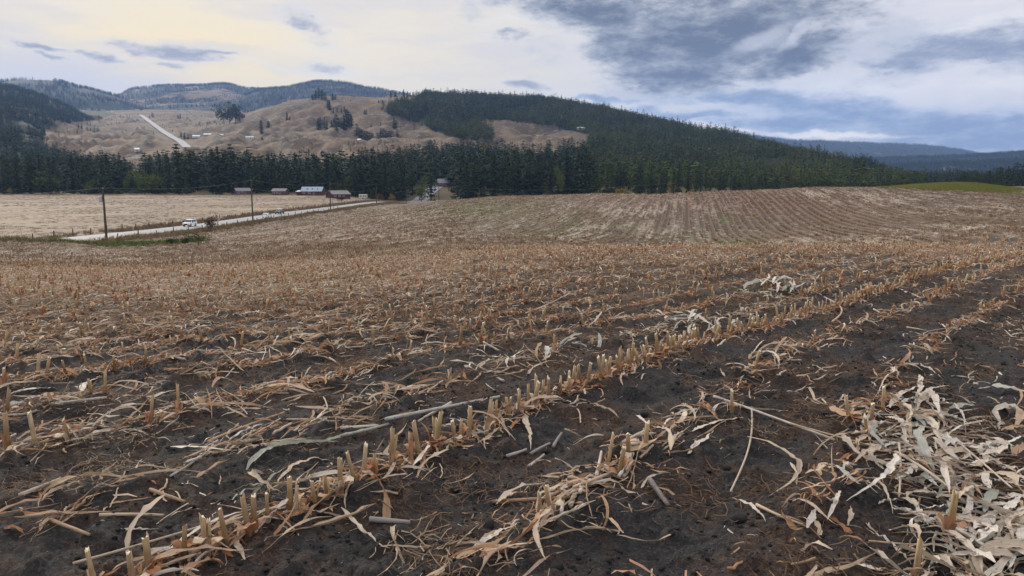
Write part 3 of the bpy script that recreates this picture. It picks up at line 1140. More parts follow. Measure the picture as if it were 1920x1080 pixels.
M_PINE = foliage_mat('pine_needles', (.020, .036, .024), (.062, .082, .032))
M_PINE_HILL = foliage_mat('hill_pine_needles', (.028, .047, .020), (.128, .142, .036))
M_LEAF_GREEN = foliage_mat('green_leaves', (.065, .090, .026), (.13, .150, .040))
M_LEAF_YELLOW = foliage_mat('yellow_leaves', (.20, .17, .035), (.30, .24, .05))
M_LEAF_DARK = foliage_mat('dark_leaves', (.030, .042, .020), (.050, .062, .026))
M_BARK = plain('pine_bark', (.070, .050, .038), .95, .1, .3)
M_BROWN_BUSH = foliage_mat('brown_bush_leaves', (.060, .040, .026), (.17, .085, .035))


def conifer(seed, levels, per, width, ragged, spray, bare=.06, nspr=4, ex=.8):
    """unit-height crown: whorls of drooping boughs carrying small sprays of needles"""
    g = np.random.default_rng(seed)
    V, F = [], []
    for k in range(levels):
        z0 = bare + (1 - bare) * (k + g.uniform(-.3, .3)) / levels
        env = width * (1 - z0) ** ex * (1 - math.exp(-z0 * 9 - .25))
        for j in range(per):
            if g.random() < .13:
                continue
            a = 2 * math.pi * (j + g.uniform(-.4, .4)) / per + k * 2.4
            ln = env * (1 - ragged * g.random()) + .008
            dr = g.uniform(-.10, .30) * ln
            for q in range(nspr):
                f = (q + .55 + g.uniform(-.2, .2)) / nspr
                c = np.array([math.cos(a) * ln * f, math.sin(a) * ln * f, z0 - dr * f * f])
                sz = spray * (.65 + .6 * g.random()) * (1.15 - .45 * z0)
                d1 = np.array([math.cos(a + g.normal(0, .7)), math.sin(a + g.normal(0, .7)), g.normal(-.15, .35)])
                d2 = np.array([-math.sin(a), math.cos(a), g.normal(0, .55)])
                b = len(V)
                V += [c + d1 * sz, c - d1 * sz * .5 + d2 * sz * .62, c - d1 * sz * .5 - d2 * sz * .62]
                F.append((b, b + 1, b + 2))
    b = len(V)
    V += [np.array([0, 0, 1.0]), np.array([.014, 0, .9]), np.array([-.012, .01, .9])]
    F.append((b, b + 1, b + 2))
    return np.array(V), np.array(F)


def broadleaf(seed, n, blobs, sz):
    g = np.random.default_rng(seed)
    V, F = [], []
    cs = [(g.normal(0, .16), g.normal(0, .16), g.uniform(.35, .78), g.uniform(.16, .27)) for _ in range(blobs)]
    for i in range(n):
        cx, cy, cz, r = cs[g.integers(blobs)]
        d = g.normal(size=3)
        d /= np.linalg.norm(d)
        c = np.array([cx, cy, cz]) + d * r * g.uniform(.55, 1.05) * np.array([1, 1, .9])
        c[2] = max(c[2], .05)
        a, b2 = g.normal(size=3), g.normal(size=3)
        a /= np.linalg.norm(a)
        b2 /= np.linalg.norm(b2)
        k = len(V)
        s = sz * g.uniform(.6, 1.3)
        V += [c + a * s, c - a * s * .5 + b2 * s * .8, c - a * s * .5 - b2 * s * .8]
        F.append((k, k + 1, k + 2))
    return np.array(V), np.array(F)


PINE_HI = []
for i in range(7):
    w = (.19, .23, .17, .25, .21, .16, .24)[i]
    V, F = conifer(50 + i, 24 + i % 3 * 2, 9, w, .62, .030, (.03, .05, .02, .09, .04, .02, .1)[i], 4, (.75, .55, .85, .45, .65, .8, .5)[i])
    PINE_HI.append(mesh_np('crown_mesh', V, F, [M_PINE]))
PINE_LO, PINE_HILL = [], []
for i in range(6):
    V, F = conifer(80 + i, 11, 6, (.17, .20, .15, .22, .18, .14)[i], .5, .052, .05, 2, (.8, .55, .7, .5, .65, .85)[i])
    PINE_LO.append(mesh_np('crown_low', V, F, [M_PINE]))
    PINE_HILL.append(mesh_np('crown_hill', V, F, [M_PINE_HILL]))
for i in range(3):
    V, F = conifer(150 + i, 20, 9, (.26, .23, .29)[i], .6, .036, (.10, .16, .06)[i], 4, (.38, .45, .34)[i])
    PINE_HI.append(mesh_np('crown_mesh', V, F, [M_PINE]))
    V, F = conifer(160 + i, 9, 6, (.27, .24, .30)[i], .5, .062, .08, 2, (.38, .45, .34)[i])
    PINE_LO.append(mesh_np('crown_low', V, F, [M_PINE]))
    PINE_HILL.append(mesh_np('crown_hill', V, F, [M_PINE_HILL]))
NHI = len(PINE_HI)
TRUNK = MB().tube([(0, 0, -.03), (0, 0, .05), (0, 0, .5), (0, 0, .95)], [.017, .0135, .009, .002], 7).mesh('trunk_mesh', M_BARK)
BROAD = {}
for key, mt in (('green', M_LEAF_GREEN), ('yellow', M_LEAF_YELLOW), ('dark', M_LEAF_DARK), ('brown', M_BROWN_BUSH)):
    BROAD[key] = []
    for i in range(3):
        V, F = broadleaf(30 + i, 620, 9, .045)
        BROAD[key].append(mesh_np('leaf_crown_' + key, V, F, [mt]))
STEM = MB().tube([(0, 0, -.03), (.01, 0, .2), (.0, .01, .6)], [.022, .016, .006], 7).tube([(.01, 0, .22), (.12, .05, .5)], [.01, .003], 5).tube([(.01, 0, .28), (-.1, -.06, .55)], [.01, .003], 5).mesh('stem_mesh', M_BARK)


def plant_tree(name, crown, trunk, X, Y, h, label, cat, group, wide=1.0, rz=None):
    t = empty(name, (X, Y, float(H(X, Y))), random.uniform(0, 6.28) if rz is None else rz)
    t.scale = (h * wide, h * wide, h)
    tag(t, label, cat, group)
    link('trunk', trunk, t)
    link('crown', crown, t)
    return t


def at_px(px, Y):
    return (px - 960) / FPX * .993 * Y


# front of the wood: the trees that stand largest, each a thing
def top_h(px, g):
    lo = np.interp(px, [-100, 150, 260, 310, 430, 470, 680, 740, 800, 1080, 1150, 1290, 1400, 1700], [18, 18, 19, 23, 23, 18, 20, 21, 22, 22, 15, 13, 9, 7])
    hi = np.interp(px, [-100, 150, 260, 310, 430, 470, 680, 740, 800, 1080, 1150, 1290, 1400, 1700], [30, 28, 28, 31, 31, 25, 28, 30, 32, 31, 22, 20, 13, 10])
    return g.uniform(lo, hi)


g = np.random.default_rng(21)
front, tries = [], 0
while len(front) < 196 and tries < 40000:
    tries += 1
    px = g.uniform(-60, 1500)
    Y = g.uniform(488, 548)
    X = at_px(px, Y)
    if abs(X - road_x(Y)) < 9 and px < 900:
        continue
    if 818 < px < 848 and Y < 560:
        continue
    if 330 < px < 400 and g.random() < .5:
        continue
    if any((X - a) ** 2 + (Y - b) ** 2 < 5.2 ** 2 for a, b, _ in front):
        continue
    front.append((X, Y, px))
for X, Y, px in front:
    h = float(top_h(px, g))
    if px < 455:
        lb, gr = 'dark pine at the front of the wood behind the hay field', 'pines along the far edge of the hay field'
    elif px < 860:
        lb, gr = 'dark pine standing behind the farm sheds and the far road', 'pines behind the farm sheds'
    elif px < 1150:
        lb, gr = 'dark pine behind the field crest, between the driveway and the yellow green bush', 'pines behind the left part of the field crest'
    else:
        lb, gr = 'dark pine behind the field crest, right of the yellow green bush', 'pines behind the right part of the field crest'
    plant_tree('pine_tree', PINE_HI[g.integers(NHI)], TRUNK, X, Y, h, lb, 'tree', gr, g.uniform(1.0, 1.35))
for px, Y, h, w in [(700, 492, 34, 1.15), (722, 497, 29, 1.2), (412, 486, 31, 1.25), (436, 489, 33, 1.2), (336, 487, 33, 1.2), (1098, 470, 31, 1.1), (1090, 478, 27, 1.2), (1262, 455, 17, 1.2), (1220, 450, 15, 1.3), (1240, 460, 16, 1.3)]:
    lb, gr = ('tall dark pine standing proud of the wood front', 'tall pines that overtop the wood')
    plant_tree('pine_tree', PINE_HI[int(px) % NHI], TRUNK, at_px(px, Y), Y, h, lb, 'tree', gr, w)

# scattered trees on the bald hill and the grassland: (col, row of the foot, pixels tall)
LONE = [(592, 189, 17), (598, 187, 18), (604, 188, 17), (610, 190, 15), (624, 190, 12), (629, 190, 9), (586, 190, 10), (733, 184, 12), (741, 185, 9), (757, 184, 12), (764, 182, 12), (769, 183, 9), (775, 182, 9),
        (615, 203, 14), (618, 208, 16), (625, 210, 9), (632, 210, 9), (640, 209, 8), (646, 208, 10), (652, 209, 7), (538, 221, 13), (543, 221, 9), (575, 220, 7),
        (597, 243, 18), (601, 243, 20), (609, 243, 18), (613, 243, 16), (622, 246, 18), (627, 247, 20), (631, 245, 24), (635, 248, 22), (640, 246, 20), (645, 247, 24), (650, 244, 27), (655, 245, 24), (659, 245, 20),
        (632, 252, 14), (669, 250, 20), (674, 252, 18), (678, 254, 20), (683, 257, 20), (688, 259, 22), (693, 260, 20), (697, 258, 17), (708, 262, 22), (714, 258, 26), (719, 259, 28), (724, 258, 26), (729, 257, 24), (734, 256, 22),
        (739, 245, 18), (743, 244, 14), (684, 220, 9), (687, 220, 10), (751, 224, 7), (767, 224, 6), (717, 197, 7), (503, 249, 18), (505, 251, 16), (491, 262, 22), (492, 268, 16), (745, 252, 9), (710, 196, 6), (815, 245, 12), (818, 247, 9),
        (286, 221, 8), (281, 222, 5), (338, 221, 9), (334, 222, 7), (288, 251, 6), (265, 209, 6), (148, 249, 10), (154, 250, 9), (164, 249, 8), (170, 248, 9), (177, 248, 10), (184, 247, 10), (1014, 232, 6), (1026, 233, 5), (1023, 253, 4), (1052, 240, 7), (1060, 241, 7), (1066, 242, 6), (1072, 243, 7),
        (130, 232, 12), (340, 256, 10), (346, 257, 12), (352, 257, 10)]


def lone_where(px, py):
    if px < 200:
        return 'in the short row at the left of the grassland'
    if px < 300:
        return 'close to the pale hill road'
    if px < 480:
        return 'between the hill road and the hillside farm'
    if px > 1000:
        return 'in the brown clearing below the white house'
    if py < 196 and px < 640:
        return 'in the group on the left top of the bald hill'
    if py < 200:
        return 'on the skyline of the bald hill near the forest'
    if py < 226:
        return 'scattered high on the bald hill'
    if px < 560:
        return 'on the left foot of the bald hill'
    if px < 664:
        return 'in the left clump on the middle of the bald hill'
    if px < 702:
        return 'in the middle clump on the bald hill'
    return 'in the right clump on the bald hill'


for px, py, tall in LONE:
    X, Y, Z = ground_at(px, py)
    h = max(4.0, tall * Y / FPX * 1.12)
    plant_tree('pine_tree', PINE_HI[int(px * 3 + py) % NHI], TRUNK, X, Y, h, 'small dark pine ' + lone_where(px, py), 'tree', 'lone pines ' + lone_where(px, py), random.uniform(1.7, 2.5))
for px, py, tall, wide in [(420, 236, 30, 1.0), (431, 236, 33, 1.0), (442, 236, 30, 1.0), (451, 235, 20, 1.1)]:
    X, Y, Z = ground_at(px, py)
    plant_tree('cottonwood_tree', BROAD['dark'][px % 3], STEM, X, Y, tall * Y / FPX * 1.25, 'dark round cottonwood of the clump beside the pale hill road', 'tree', 'cottonwood clump on the grassland', wide)
for px, Y, h, kd, wd, lb in [(1165, 300, 5.6, 'yellow', 1.15, 'rounded yellow green bush just behind the corn field crest'), (272, 484, 17, 'green', 1.05, 'rounded bright green tree at the edge of the hay field'),
                             (292, 490, 15, 'green', 1.0, 'green leafy tree to the right of the rounded one'), (246, 640, 17, 'yellow', 1.0, 'yellow autumn tree above the wood near the white trailers'),
                             (196, 2300, 24, 'yellow', 1.6, 'yellow tree far off on the grassland at left'), (790, 470, 11, 'green', .8, 'pointed yellow green young tree by the driveway'),
                             (712, 440, 5, 'brown', 1.3, 'orange brown bush beside the far roadside'), (697, 445, 4.2, 'dark', 1.4, 'dark low bush at the end of the hay field'),
                             (640, 380, 2.6, 'dark', 3.0, 'low dark bush in the rough grass by the road'), (735, 478, 5, 'yellow', 1.2, 'small yellow shrub under the pines by the road'), (1353, 290, 3.4, 'yellow', 1.5, 'small yellow bush right of the post on the crest'),
                             (1112, 300, 3.6, 'green', 1.5, 'small pale green bush behind the crest')]:
    plant_tree('leafy_tree', BROAD[kd][int(px) % 3], STEM, at_px(px, Y), Y, h, lb, 'tree', None, wd)
for px, Y, h, kd, wd, lb in [(585, 520, 15, 'green', .9, 'paler green leafy tree in the wood above the blue roofed barn'), (655, 515, 14, 'green', .9, 'green leafy tree in the wood above the dark shed'), (95, 500, 16, 'green', 1.1, 'green leafy tree in the wood at the far left'),
                             (1052, 480, 21, 'green', .45, 'slim paler green tree standing among the pines behind the crest'), (905, 860, 17, 'yellow', .8, 'yellowish tree below the brown clearing'), (1115, 470, 13, 'dark', 1.1, 'dull rounded tree right of the tall pines'),
                             (180, 640, 15, 'green', 1.0, 'yellow green tree in the wood left of the white trailers'), (528, 560, 13, 'yellow', .7, 'small yellow tree deep in the wood')]:
    plant_tree('leafy_tree', BROAD[kd][int(px) % 3], STEM, at_px(px, Y), Y, h, lb, 'tree', None, wd)
g = np.random.default_rng(71)
for k in range(22):
    px = float(g.choice([g.uniform(0, 330), g.uniform(430, 800), g.uniform(860, 1280)]))
    Y = g.uniform(482, 560) if not 440 < px < 745 else g.uniform(500, 575)
    kd = ('green', 'green', 'dark', 'yellow')[g.integers(4)]
    lb = {'green': 'mid green leafy tree among the dark pines of the wood', 'dark': 'dull dark leafy tree among the pines of the wood', 'yellow': 'yellow turning leafy tree among the dark pines of the wood'}[kd]
    plant_tree('leafy_tree', BROAD[kd][g.integers(3)], STEM, at_px(px, Y), Y, g.uniform(6, 17) * (.75 if kd == 'yellow' else 1), lb, 'tree', 'leafy trees scattered through the wood', g.uniform(.6, 1.1))
# roadside weeds and bushes
for px, py, tall, wd, kd, lb in [(372, 461, 14, 2.0, 'green', 'thick green bush where the corn field meets the road verge'), (347, 461, 10, 2.2, 'dark', 'dark green bush left of the thick green one'), (322, 461, 8, 2.6, 'dark', 'low dark weed bush at the field corner'),
                                 (395, 436, 17, 1.1, 'brown', 'small brown bush at the road edge behind the white car')]:
    X, Y, Z = ground_at(px, py - 1)
    plant_tree('shrub', BROAD[kd][px % 3], STEM, X, Y, tall * Y / FPX * 2.0, lb, 'shrub', None, wd * .8)
# conifers at the right edge
g = np.random.default_rng(5)
for k in range(34):
    px = 1790 + 180 * (k + g.uniform(-.4, .4)) / 34
    Y = g.uniform(520, 590)
    h = np.interp(px, [1785, 1810, 1840, 1900, 1970], [7, 12, 11, 17, 20]) * g.uniform(.75, 1.2)
    plant_tree('pine_tree', PINE_HI[g.integers(NHI)], TRUNK, at_px(px, Y), Y, float(h), 'dark pine of the stand behind the green mound', 'tree', 'pines behind the green mound', 1.3)


# the woods behind: far too many to count
def fill(n, smin, smax, ymin, ymax, test, seed, hfun, dens=None):
    g = np.random.default_rng(seed)
    Y = np.sqrt(g.uniform(ymin ** 2, ymax ** 2, n))
    s = g.uniform(smin, smax, n)
    X = s * Y
    Z = H(X, Y)
    px, py = project(X, Y, Z)
    ok = test(px, py, X, Y)
    X, Y, Z, px = X[ok], Y[ok], Z[ok], px[ok]
    return X, Y, Z, px, g


def forest(name, X, Y, Z, h, g, variants, wide=1.25):
    n = len(X)
    rot = np.zeros((n, 3))
    rot[:, 2] = g.uniform(0, 6.28, n)
    w = h * g.uniform(.85, 1.25, n) * wide
    scatter(name, np.stack([X, Y, Z - .3], 1), rot, np.stack([w, w, h], 1), g.integers(0, len(variants), n), variants, 'dense dark pine wood', 'forest')


def t_low(px, py, X, Y):
    ok = inpoly(px, py, LOWBELT)
    n = fbm(X * .012, Y * .012, 3)
    hole = (n > .66) & (px < 330)
    return ok & ~hole & ~((np.abs(X - road_x(Y)) < 8) & (Y < 640)) & ~(((px - 250) / 26) ** 2 + ((py - 330) / 16) ** 2 < 1)


X, Y, Z, px, g = fill(46000, -.86, .14, 545, 2400, t_low, 31, None)
h = np.interp(px, [0, 200, 420, 700, 1100], [18, 18, 20, 20, 20]) * g.uniform(.6, 1.25, len(X)) * np.interp(Y, [500, 800, 1500], [1.1, .95, .75])
forest('pine_wood', X, Y, Z, h, g, PINE_LO)
print('low', len(X))


def t_up(px, py, X, Y):
    n = fbm(X * .01, Y * .01, 3)
    return inpoly(px, py, FOREST_A) & (n < .74)


X, Y, Z, px, g = fill(62000, -.2, .6, 560, 2350, t_up, 33, None)
h = np.interp(px, [700, 900, 1100, 1700], [15, 15, 13, 9]) * (.45 + .95 * g.random(len(X)) ** 1.3 + .6 * (g.random(len(X)) > .96)) * (.75 + .5 * fbm(X * .02, Y * .02, 3))
forest('hill_forest', X, Y, Z, h, g, PINE_HILL, 1.35)
print('up', len(X))


def t_right(px, py, X, Y):
    n = fbm(X * .006, Y * .004, 4)
    return (px > 1600) & (n > .40)


X, Y, Z, px, g = fill(30000, .44, .8, 700, 3600, t_right, 35, None)
h = g.uniform(7, 15, len(X))
forest('valley_wood', X, Y, Z, h, g, PINE_LO, 1.5)


def t_scrub(px, py, X, Y):
    n = fbm(X * .009 + 8, Y * .007, 4)
    return (px > 90) & (px < 1100) & (py < 330) & ~inpoly(px, py, FOREST_A) & ~inpoly(px, py, LOWBELT) & (n > .53) | ((draws(X, Y) < .42) & (n > .40) & (py < 330) & (px > 90) & (px < 1100) & ~inpoly(px, py, FOREST_A) & ~inpoly(px, py, LOWBELT))


X, Y, Z, px, g = fill(22000, -.66, .1, 850, 3600, t_scrub, 36, None)
forest('hill_scrub', X, Y, Z, g.uniform(1.0, 3.6, len(X)), g, PINE_LO, 2.4)


def t_clump(px, py, X, Y):
    n = fbm(X * .011 + 31, Y * .008, 4)
    return (px > 90) & (px < 1000) & (py < 318) & (py > 205) & ~inpoly(px, py, FOREST_A) & ~inpoly(px, py, LOWBELT) & (n > .665) & (np.abs(X - np.interp(Y, UPY, UPX)) > 30)


X, Y, Z, px, g = fill(7000, -.64, .1, 800, 2600, t_clump, 38, None)
forest('hill_scrub', X, Y, Z, g.uniform(3, 9, len(X)), g, PINE_LO, 1.7)
# trees on the far ridges
for nm, (rx, ry, rz, ru, rs), n, keep in (('ridge_trees', RA, 2600, .62), ('ridge_trees', RB, 2600, .5), ('ridge_trees', RC, 2600, .6), ('ridge_trees', RD, 2200, .8), ('ridge_trees', RE, 2600, .9), ('ridge_trees', RF, 2200, .55)):
    g = np.random.default_rng(n + int(abs(rx[0, 0])))
    i = g.integers(0, rx.shape[0] - 1, n * 3)
    j = g.integers(8, rx.shape[1] - 9, n * 3)
    top = np.argmin(np.abs(ru[0] - 1.0))
    j[: n] = np.clip(top + g.integers(-4, 2, n), 0, rx.shape[1] - 2)
    a, b = g.random(n * 3), g.random(n * 3)

    def bl(A):
        return (A[i, j] * (1 - a) + A[i + 1, j] * a) * (1 - b) + (A[i, j + 1] * (1 - a) + A[i + 1, j + 1] * a) * b
    X, Y, Z = bl(rx), bl(ry), bl(rz)
    ok = fbm(X * .0035, Y * .003, 3) < keep
    X, Y, Z = X[ok], Y[ok], Z[ok]
    forest(nm, X, Y, Z, g.uniform(10, 22, len(X)), g, PINE_LO, 1.7)

# bushes and young growth along the foot of the wood
UNDER = []
for i in range(4):
    V, F = broadleaf(60 + i, 130, 6, .10)
    UNDER.append(mesh_np('bush_mesh', V, F, [M_LEAF_DARK if i < 3 else M_LEAF_GREEN]))
g = np.random.default_rng(44)
n = 2600
px = g.uniform(-80, 1760, n)
Y = np.where(g.random(n) < .5, g.uniform(492, 560, n), g.uniform(560, 640, n))
X = at_px(px, Y)
ok = ~((np.abs(X - road_x(Y)) < 9) & (px < 900)) & ~((px > 440) & (px < 740) & (Y < 500)) & (fbm(X * .02, Y * .02, 3) > .36) & ~((px > 818) & (px < 848) & (Y < 575))
X, Y = X[ok], Y[ok]
forest('wood_undergrowth', X, Y, H(X, Y), g.uniform(1.2, 4.2, len(X)), g, UNDER, 1.8)

# ================================================================== GRASS TUFTS
def tuft(seed, n, spread, h, wid, bend=.5):
    g = np.random.default_rng(seed)
    V, F = [], []
    for i in range(n):
        a = g.uniform(0, 6.28)
        r = spread * math.sqrt(g.random())
        b = np.array([math.cos(a) * r, math.sin(a) * r, 0])
        d = np.array([g.normal(0, bend), g.normal(0, bend), 1.0])
        d /= np.linalg.norm(d)
        w = np.cross(d, [g.normal(), g.normal(), .1])
        w = w / np.linalg.norm(w) * wid
        hh = h * g.uniform(.5, 1.2)
        k = len(V)
        mid = b + d * hh * .55
        tip = b + d * hh + np.array([g.normal(0, .3), g.normal(0, .3), -.15]) * hh * .6
        V += [b - w, b + w, mid + w * .7, mid - w * .7, tip]
        F += [(k, k + 1, k + 2), (k, k + 2, k + 3), (k + 3, k + 2, k + 4)]
    return np.array(V), np.array(F)


M_DRYGRASS = foliage_mat('dry_grass', (.165, .115, .070), (.30, .225, .140))
M_HAYGRASS = foliage_mat('hay_stubble', (.21, .165, .115), (.32, .26, .185))
M_GREENGRASS = foliage_mat('green_grass', (.145, .165, .045), (.27, .26, .085))
M_WEED = foliage_mat('green_weeds', (.085, .125, .032), (.15, .185, .055))


def tufts(mat, k=4, n=22, spread=.35, h=.5, wid=.02, bend=.5, seed=0):
    out = []
    for i in range(k):
        V, F = tuft(seed + i, n, spread, h, wid, bend)
        out.append(mesh_np('tuft', V, F, [mat]))
    return out


def grass(name, X, Y, s, variants, g, label, Zoff=0.0):
    n = len(X)
    rot = np.zeros((n, 3))
    rot[:, 2] = g.uniform(0, 6.28, n)
    scatter(name, np.stack([X, Y, H0(X, Y) + Zoff], 1), rot, s, g.integers(0, len(variants), n), variants, label, 'grass')


g = np.random.default_rng(40)
Y = np.sqrt(g.uniform(85 ** 2, 470 ** 2, 9000))
side = g.random(9000) < .6
X = road_x(Y) + np.where(side, 5.6 + np.abs(g.normal(0, 2.4, 9000)), -5.8 - np.abs(g.normal(0, 3.0, 9000)))
ok = fbm(X * .3, Y * .08, 3) > .36
grass('verge_grass', X[ok], Y[ok], g.uniform(.6, 1.7, ok.sum()) * np.interp(Y[ok], [100, 400], [1, .9]), tufts(M_DRYGRASS, 4, 26, .5, .6, .03, .4, 100), g, 'dry brown grass along the road verge')
n = 800
Y = g.uniform(84, 108, n)
X = g.uniform(-.72, -.40, n) * Y
ok = (X > -72) & (X < -44) & (np.abs(X - road_x(Y)) > 5.5) & (Y > np.interp(X / Y, [-.72, -.55, -.44, -.4], [86, 92, 99, 106]))
grass('verge_weeds', X[ok], Y[ok], g.uniform(.5, 1.2, ok.sum()), tufts(M_WEED, 3, 30, .5, .6, .04, .5, 110), g, 'green weeds at the field corner')
n = 16000
Y = np.sqrt(g.uniform(105 ** 2, 476 ** 2, n))
X = g.uniform(-.80, -.12, n) * Y
ok = (X < road_x(Y) - 9) & (fbm(X * .03, Y * .08, 4) > .44)
grass('hay_stubble', X[ok], Y[ok], g.uniform(.35, .9, ok.sum()), tufts(M_HAYGRASS, 3, 24, .9, .35, .03, .6, 120), g, 'pale mown hay stubble')
n = 17000
Y = g.uniform(157, 232, n)
sm = g.uniform(.49, .70, n)
ok = g.random(n) > sstep(sm + .03 * (fbm(Y * .2, sm * 60, 3) - .5), .635, .69)
Y, sm = Y[ok], sm[ok]
n = len(Y)
X = sm * Y
grass('mound_grass', X, Y, g.uniform(.4, 1.1, n), tufts(M_GREENGRASS, 4, 24, .5, .4, .03, .5, 130), g, 'green and straw coloured grass on the mound')
n = 40000
Y = np.sqrt(g.uniform(9 ** 2, 230 ** 2, n))
X = g.uniform(-.70, .70, n) * Y
ok = is_corn(X, Y)
X, Y = X[ok], Y[ok]
px, py = project(X, Y, H0(X, Y))
zg = zone(px, py, GREEN)
ok = (g.random(len(X)) < zg * 1.5) & (fbm(X * .4, Y * .2, 3) > .38)
grass('field_weeds', X[ok], Y[ok], g.uniform(.3, .7, ok.sum()) * np.interp(Y[ok], [9, 30, 200], [.9, 1.2, 1.8]), tufts(M_WEED, 3, 24, .35, .25, .012, .7, 140), g, 'green weeds sprouting between the stubble rows')

# ================================================================== BUILDINGS
M_WALL_RED = plain('barn_red_boards', (.075, .035, .030), .85)
M_WALL_BROWN = plain('brown_boards', (.085, .060, .048), .85)
M_WALL_PALE = plain('pale_siding', (.50, .48, .46), .8)
M_WALL_GREY = plain('grey_siding', (.26, .25, .25), .8)
M_ROOF_BLUE = plain('pale_blue_metal_roof', (.22, .28, .36), .5, .5)
M_ROOF_WHITE = plain('white_metal_roof', (.72, .73, .74), .45, .5)
M_ROOF_GREY = plain('grey_shingle_roof', (.20, .19, .20), .85)
M_ROOF_TEAL = plain('pale_green_metal_roof', (.42, .55, .52), .5, .5)
M_GLASSY = plain('dark_window_glass', (.03, .035, .045), .12, .6)
M_DOORM = plain('door_paint', (.14, .11, .09), .7)
M_WHITE = plain('white_paint', (.74, .75, .76), .4, .5, .05)
M_BLACK = plain('black_rubber', (.015, .015, .016), .8, .2)
M_STEEL = plain('grey_steel', (.35, .36, .37), .4, .5)


def gable_house(name, label, px, Y, w, d, h, rh, wall, roof, rz=0.0, cat='building', lean=None, skylights=0, group=None, doors=1, windows=2, Z=None):
    X = at_px(px, Y)
    z = float(H(X, Y)) if Z is None else Z
    t = empty(name, (X, Y, z), rz)
    tag(t, label, cat, group)
    b = MB().prism([(-d / 2, -.6), (d / 2, -.6), (d / 2, h), (0, h + rh), (-d / 2, h)], -w / 2, w / 2)
    wl = b.build('wall', wall, t)
    ov, th = .45, .14
    k = rh / (d / 2)
    e = d / 2 + ov
    prof = [(-e, h - ov * k + .02), (0, h + rh + .02), (e, h - ov * k + .02), (e, h - ov * k + .02 + th), (0, h + rh + .02 + th), (-e, h - ov * k + .02 + th)]
    rf = MB()
    rf.prism(prof[0:2] + prof[4:6], -w / 2 - ov, w / 2 + ov)
    rf.prism([prof[1], prof[2], prof[3], prof[4]], -w / 2 - ov, w / 2 + ov)
    ro = rf.build('roof', roof, t)
    for i in range(skylights):
        x = (-.22 + .25 * i) * w
        y0 = -d * .27
        zz = h + rh + th + .05 + k * y0
        sk = MB()
        ln = .55
        sk.add([(x - .5, y0 - ln, zz - k * ln), (x + .5, y0 - ln, zz - k * ln), (x + .5, y0 + ln, zz + k * ln), (x - .5, y0 + ln, zz + k * ln),
                (x - .5, y0 - ln, zz - k * ln + .08), (x + .5, y0 - ln, zz - k * ln + .08), (x + .5, y0 + ln, zz + k * ln + .08), (x - .5, y0 + ln, zz + k * ln + .08)],
               [(3, 2, 1, 0), (4, 5, 6, 7), (0, 1, 5, 4), (1, 2, 6, 5), (2, 3, 7, 6), (3, 0, 4, 7)])
        sk.build('skylight', M_GLASSY, ro)
    for i in range(doors):
        x = w * (.12 + .3 * i)
        MB().box((x, -d / 2 - .03, 1.05), (1.5, .08, 2.1)).build('door', M_DOORM, wl)
    for i in range(windows):
        x = -w * .36 + i * w * .26
        f = MB().box((x, -d / 2 - .03, h * .58), (1.25, .07, 1.0)).build('window', M_WHITE, wl)
        MB().box((x, -d / 2 - .07, h * .58), (1.05, .03, .8)).build('pane', M_GLASSY, f)
    if lean:
        lw, lh, lm = lean
        MB().box((-w / 2 - lw / 2 - .02, 0, lh / 2 - .3), (lw, d * .6, lh)).build('side_shed', wall, t)
        MB().prism([(-d * .38, lh - .1), (d * .38, lh + .5), (d * .38, lh + .64), (-d * .38, lh + .04)], -w / 2 - lw - .5, -w / 2 - .05).build('side_roof', lm, t)
    return t


gable_house('barn', 'long dark barn with pale blue metal roof and three skylights', 587, 468, 12.5, 9, 2.6, 2.6, M_WALL_RED, M_ROOF_BLUE, .05, 'barn', (3.2, 2.4, M_ROOF_WHITE), 3)
gable_house('farm_house', 'small brown house with grey roof left of the blue roofed barn', 526, 474, 8.5, 6.5, 2.5, 1.5, M_WALL_BROWN, M_ROOF_GREY, -.05, 'house')
gable_house('shed', 'dark open shed with grey roof right of the blue roofed barn', 634, 432, 11.5, 8, 2.4, 1.9, M_WALL_RED, M_ROOF_GREY, .75, 'shed')
gable_house('farm_house', 'dark house with a grey roof under the pines behind the hay field', 455, 486, 9, 7, 2.3, 1.8, M_WALL_BROWN, M_ROOF_GREY, .6, 'house')
gable_house('farm_house', 'grey roofed house between the pines beside the driveway', 832, 575, 9, 8, 2.6, 3.0, M_WALL_BROWN, M_ROOF_GREY, .2, 'house')
for i, (px, py, w, wl, rf, lb) in enumerate([
        (375, 262, 13, M_WALL_PALE, M_ROOF_WHITE, 'low white building at the left end of the hillside farm'), (396, 261, 13, M_WALL_GREY, M_ROOF_WHITE, 'second low pale building of the hillside farm'),
        (419, 263, 12, M_WALL_PALE, M_ROOF_TEAL, 'pale green roofed shed in the middle of the hillside farm'), (450, 266, 6, M_WALL_PALE, M_ROOF_WHITE, 'tiny white shed of the hillside farm'),
        (459, 267, 5, M_WALL_PALE, M_ROOF_WHITE, 'small white shed beside the long green roof on the hill'), (474, 266, 14, M_WALL_PALE, M_ROOF_TEAL, 'long pale green roofed building at the right end of the hillside farm'),
        (1087, 245, 15, M_WALL_PALE, M_ROOF_TEAL, 'white house at the top of the brown clearing'), (264, 285, 8, M_WALL_PALE, M_ROOF_WHITE, 'small white house by the yellow tree above the wood'),
        (677, 268, 6, M_WALL_GREY, M_ROOF_WHITE, 'small pale shed on the lower slope of the grass hill')]):
    X, Y, Z = ground_at(px, py)
    gable_house('hill_building', lb, px, Y, w * Y / FPX * 1.0, 6.5, 2.8, 1.9, wl, rf, .1, 'building', windows=3, Z=float(H(X, Y)))


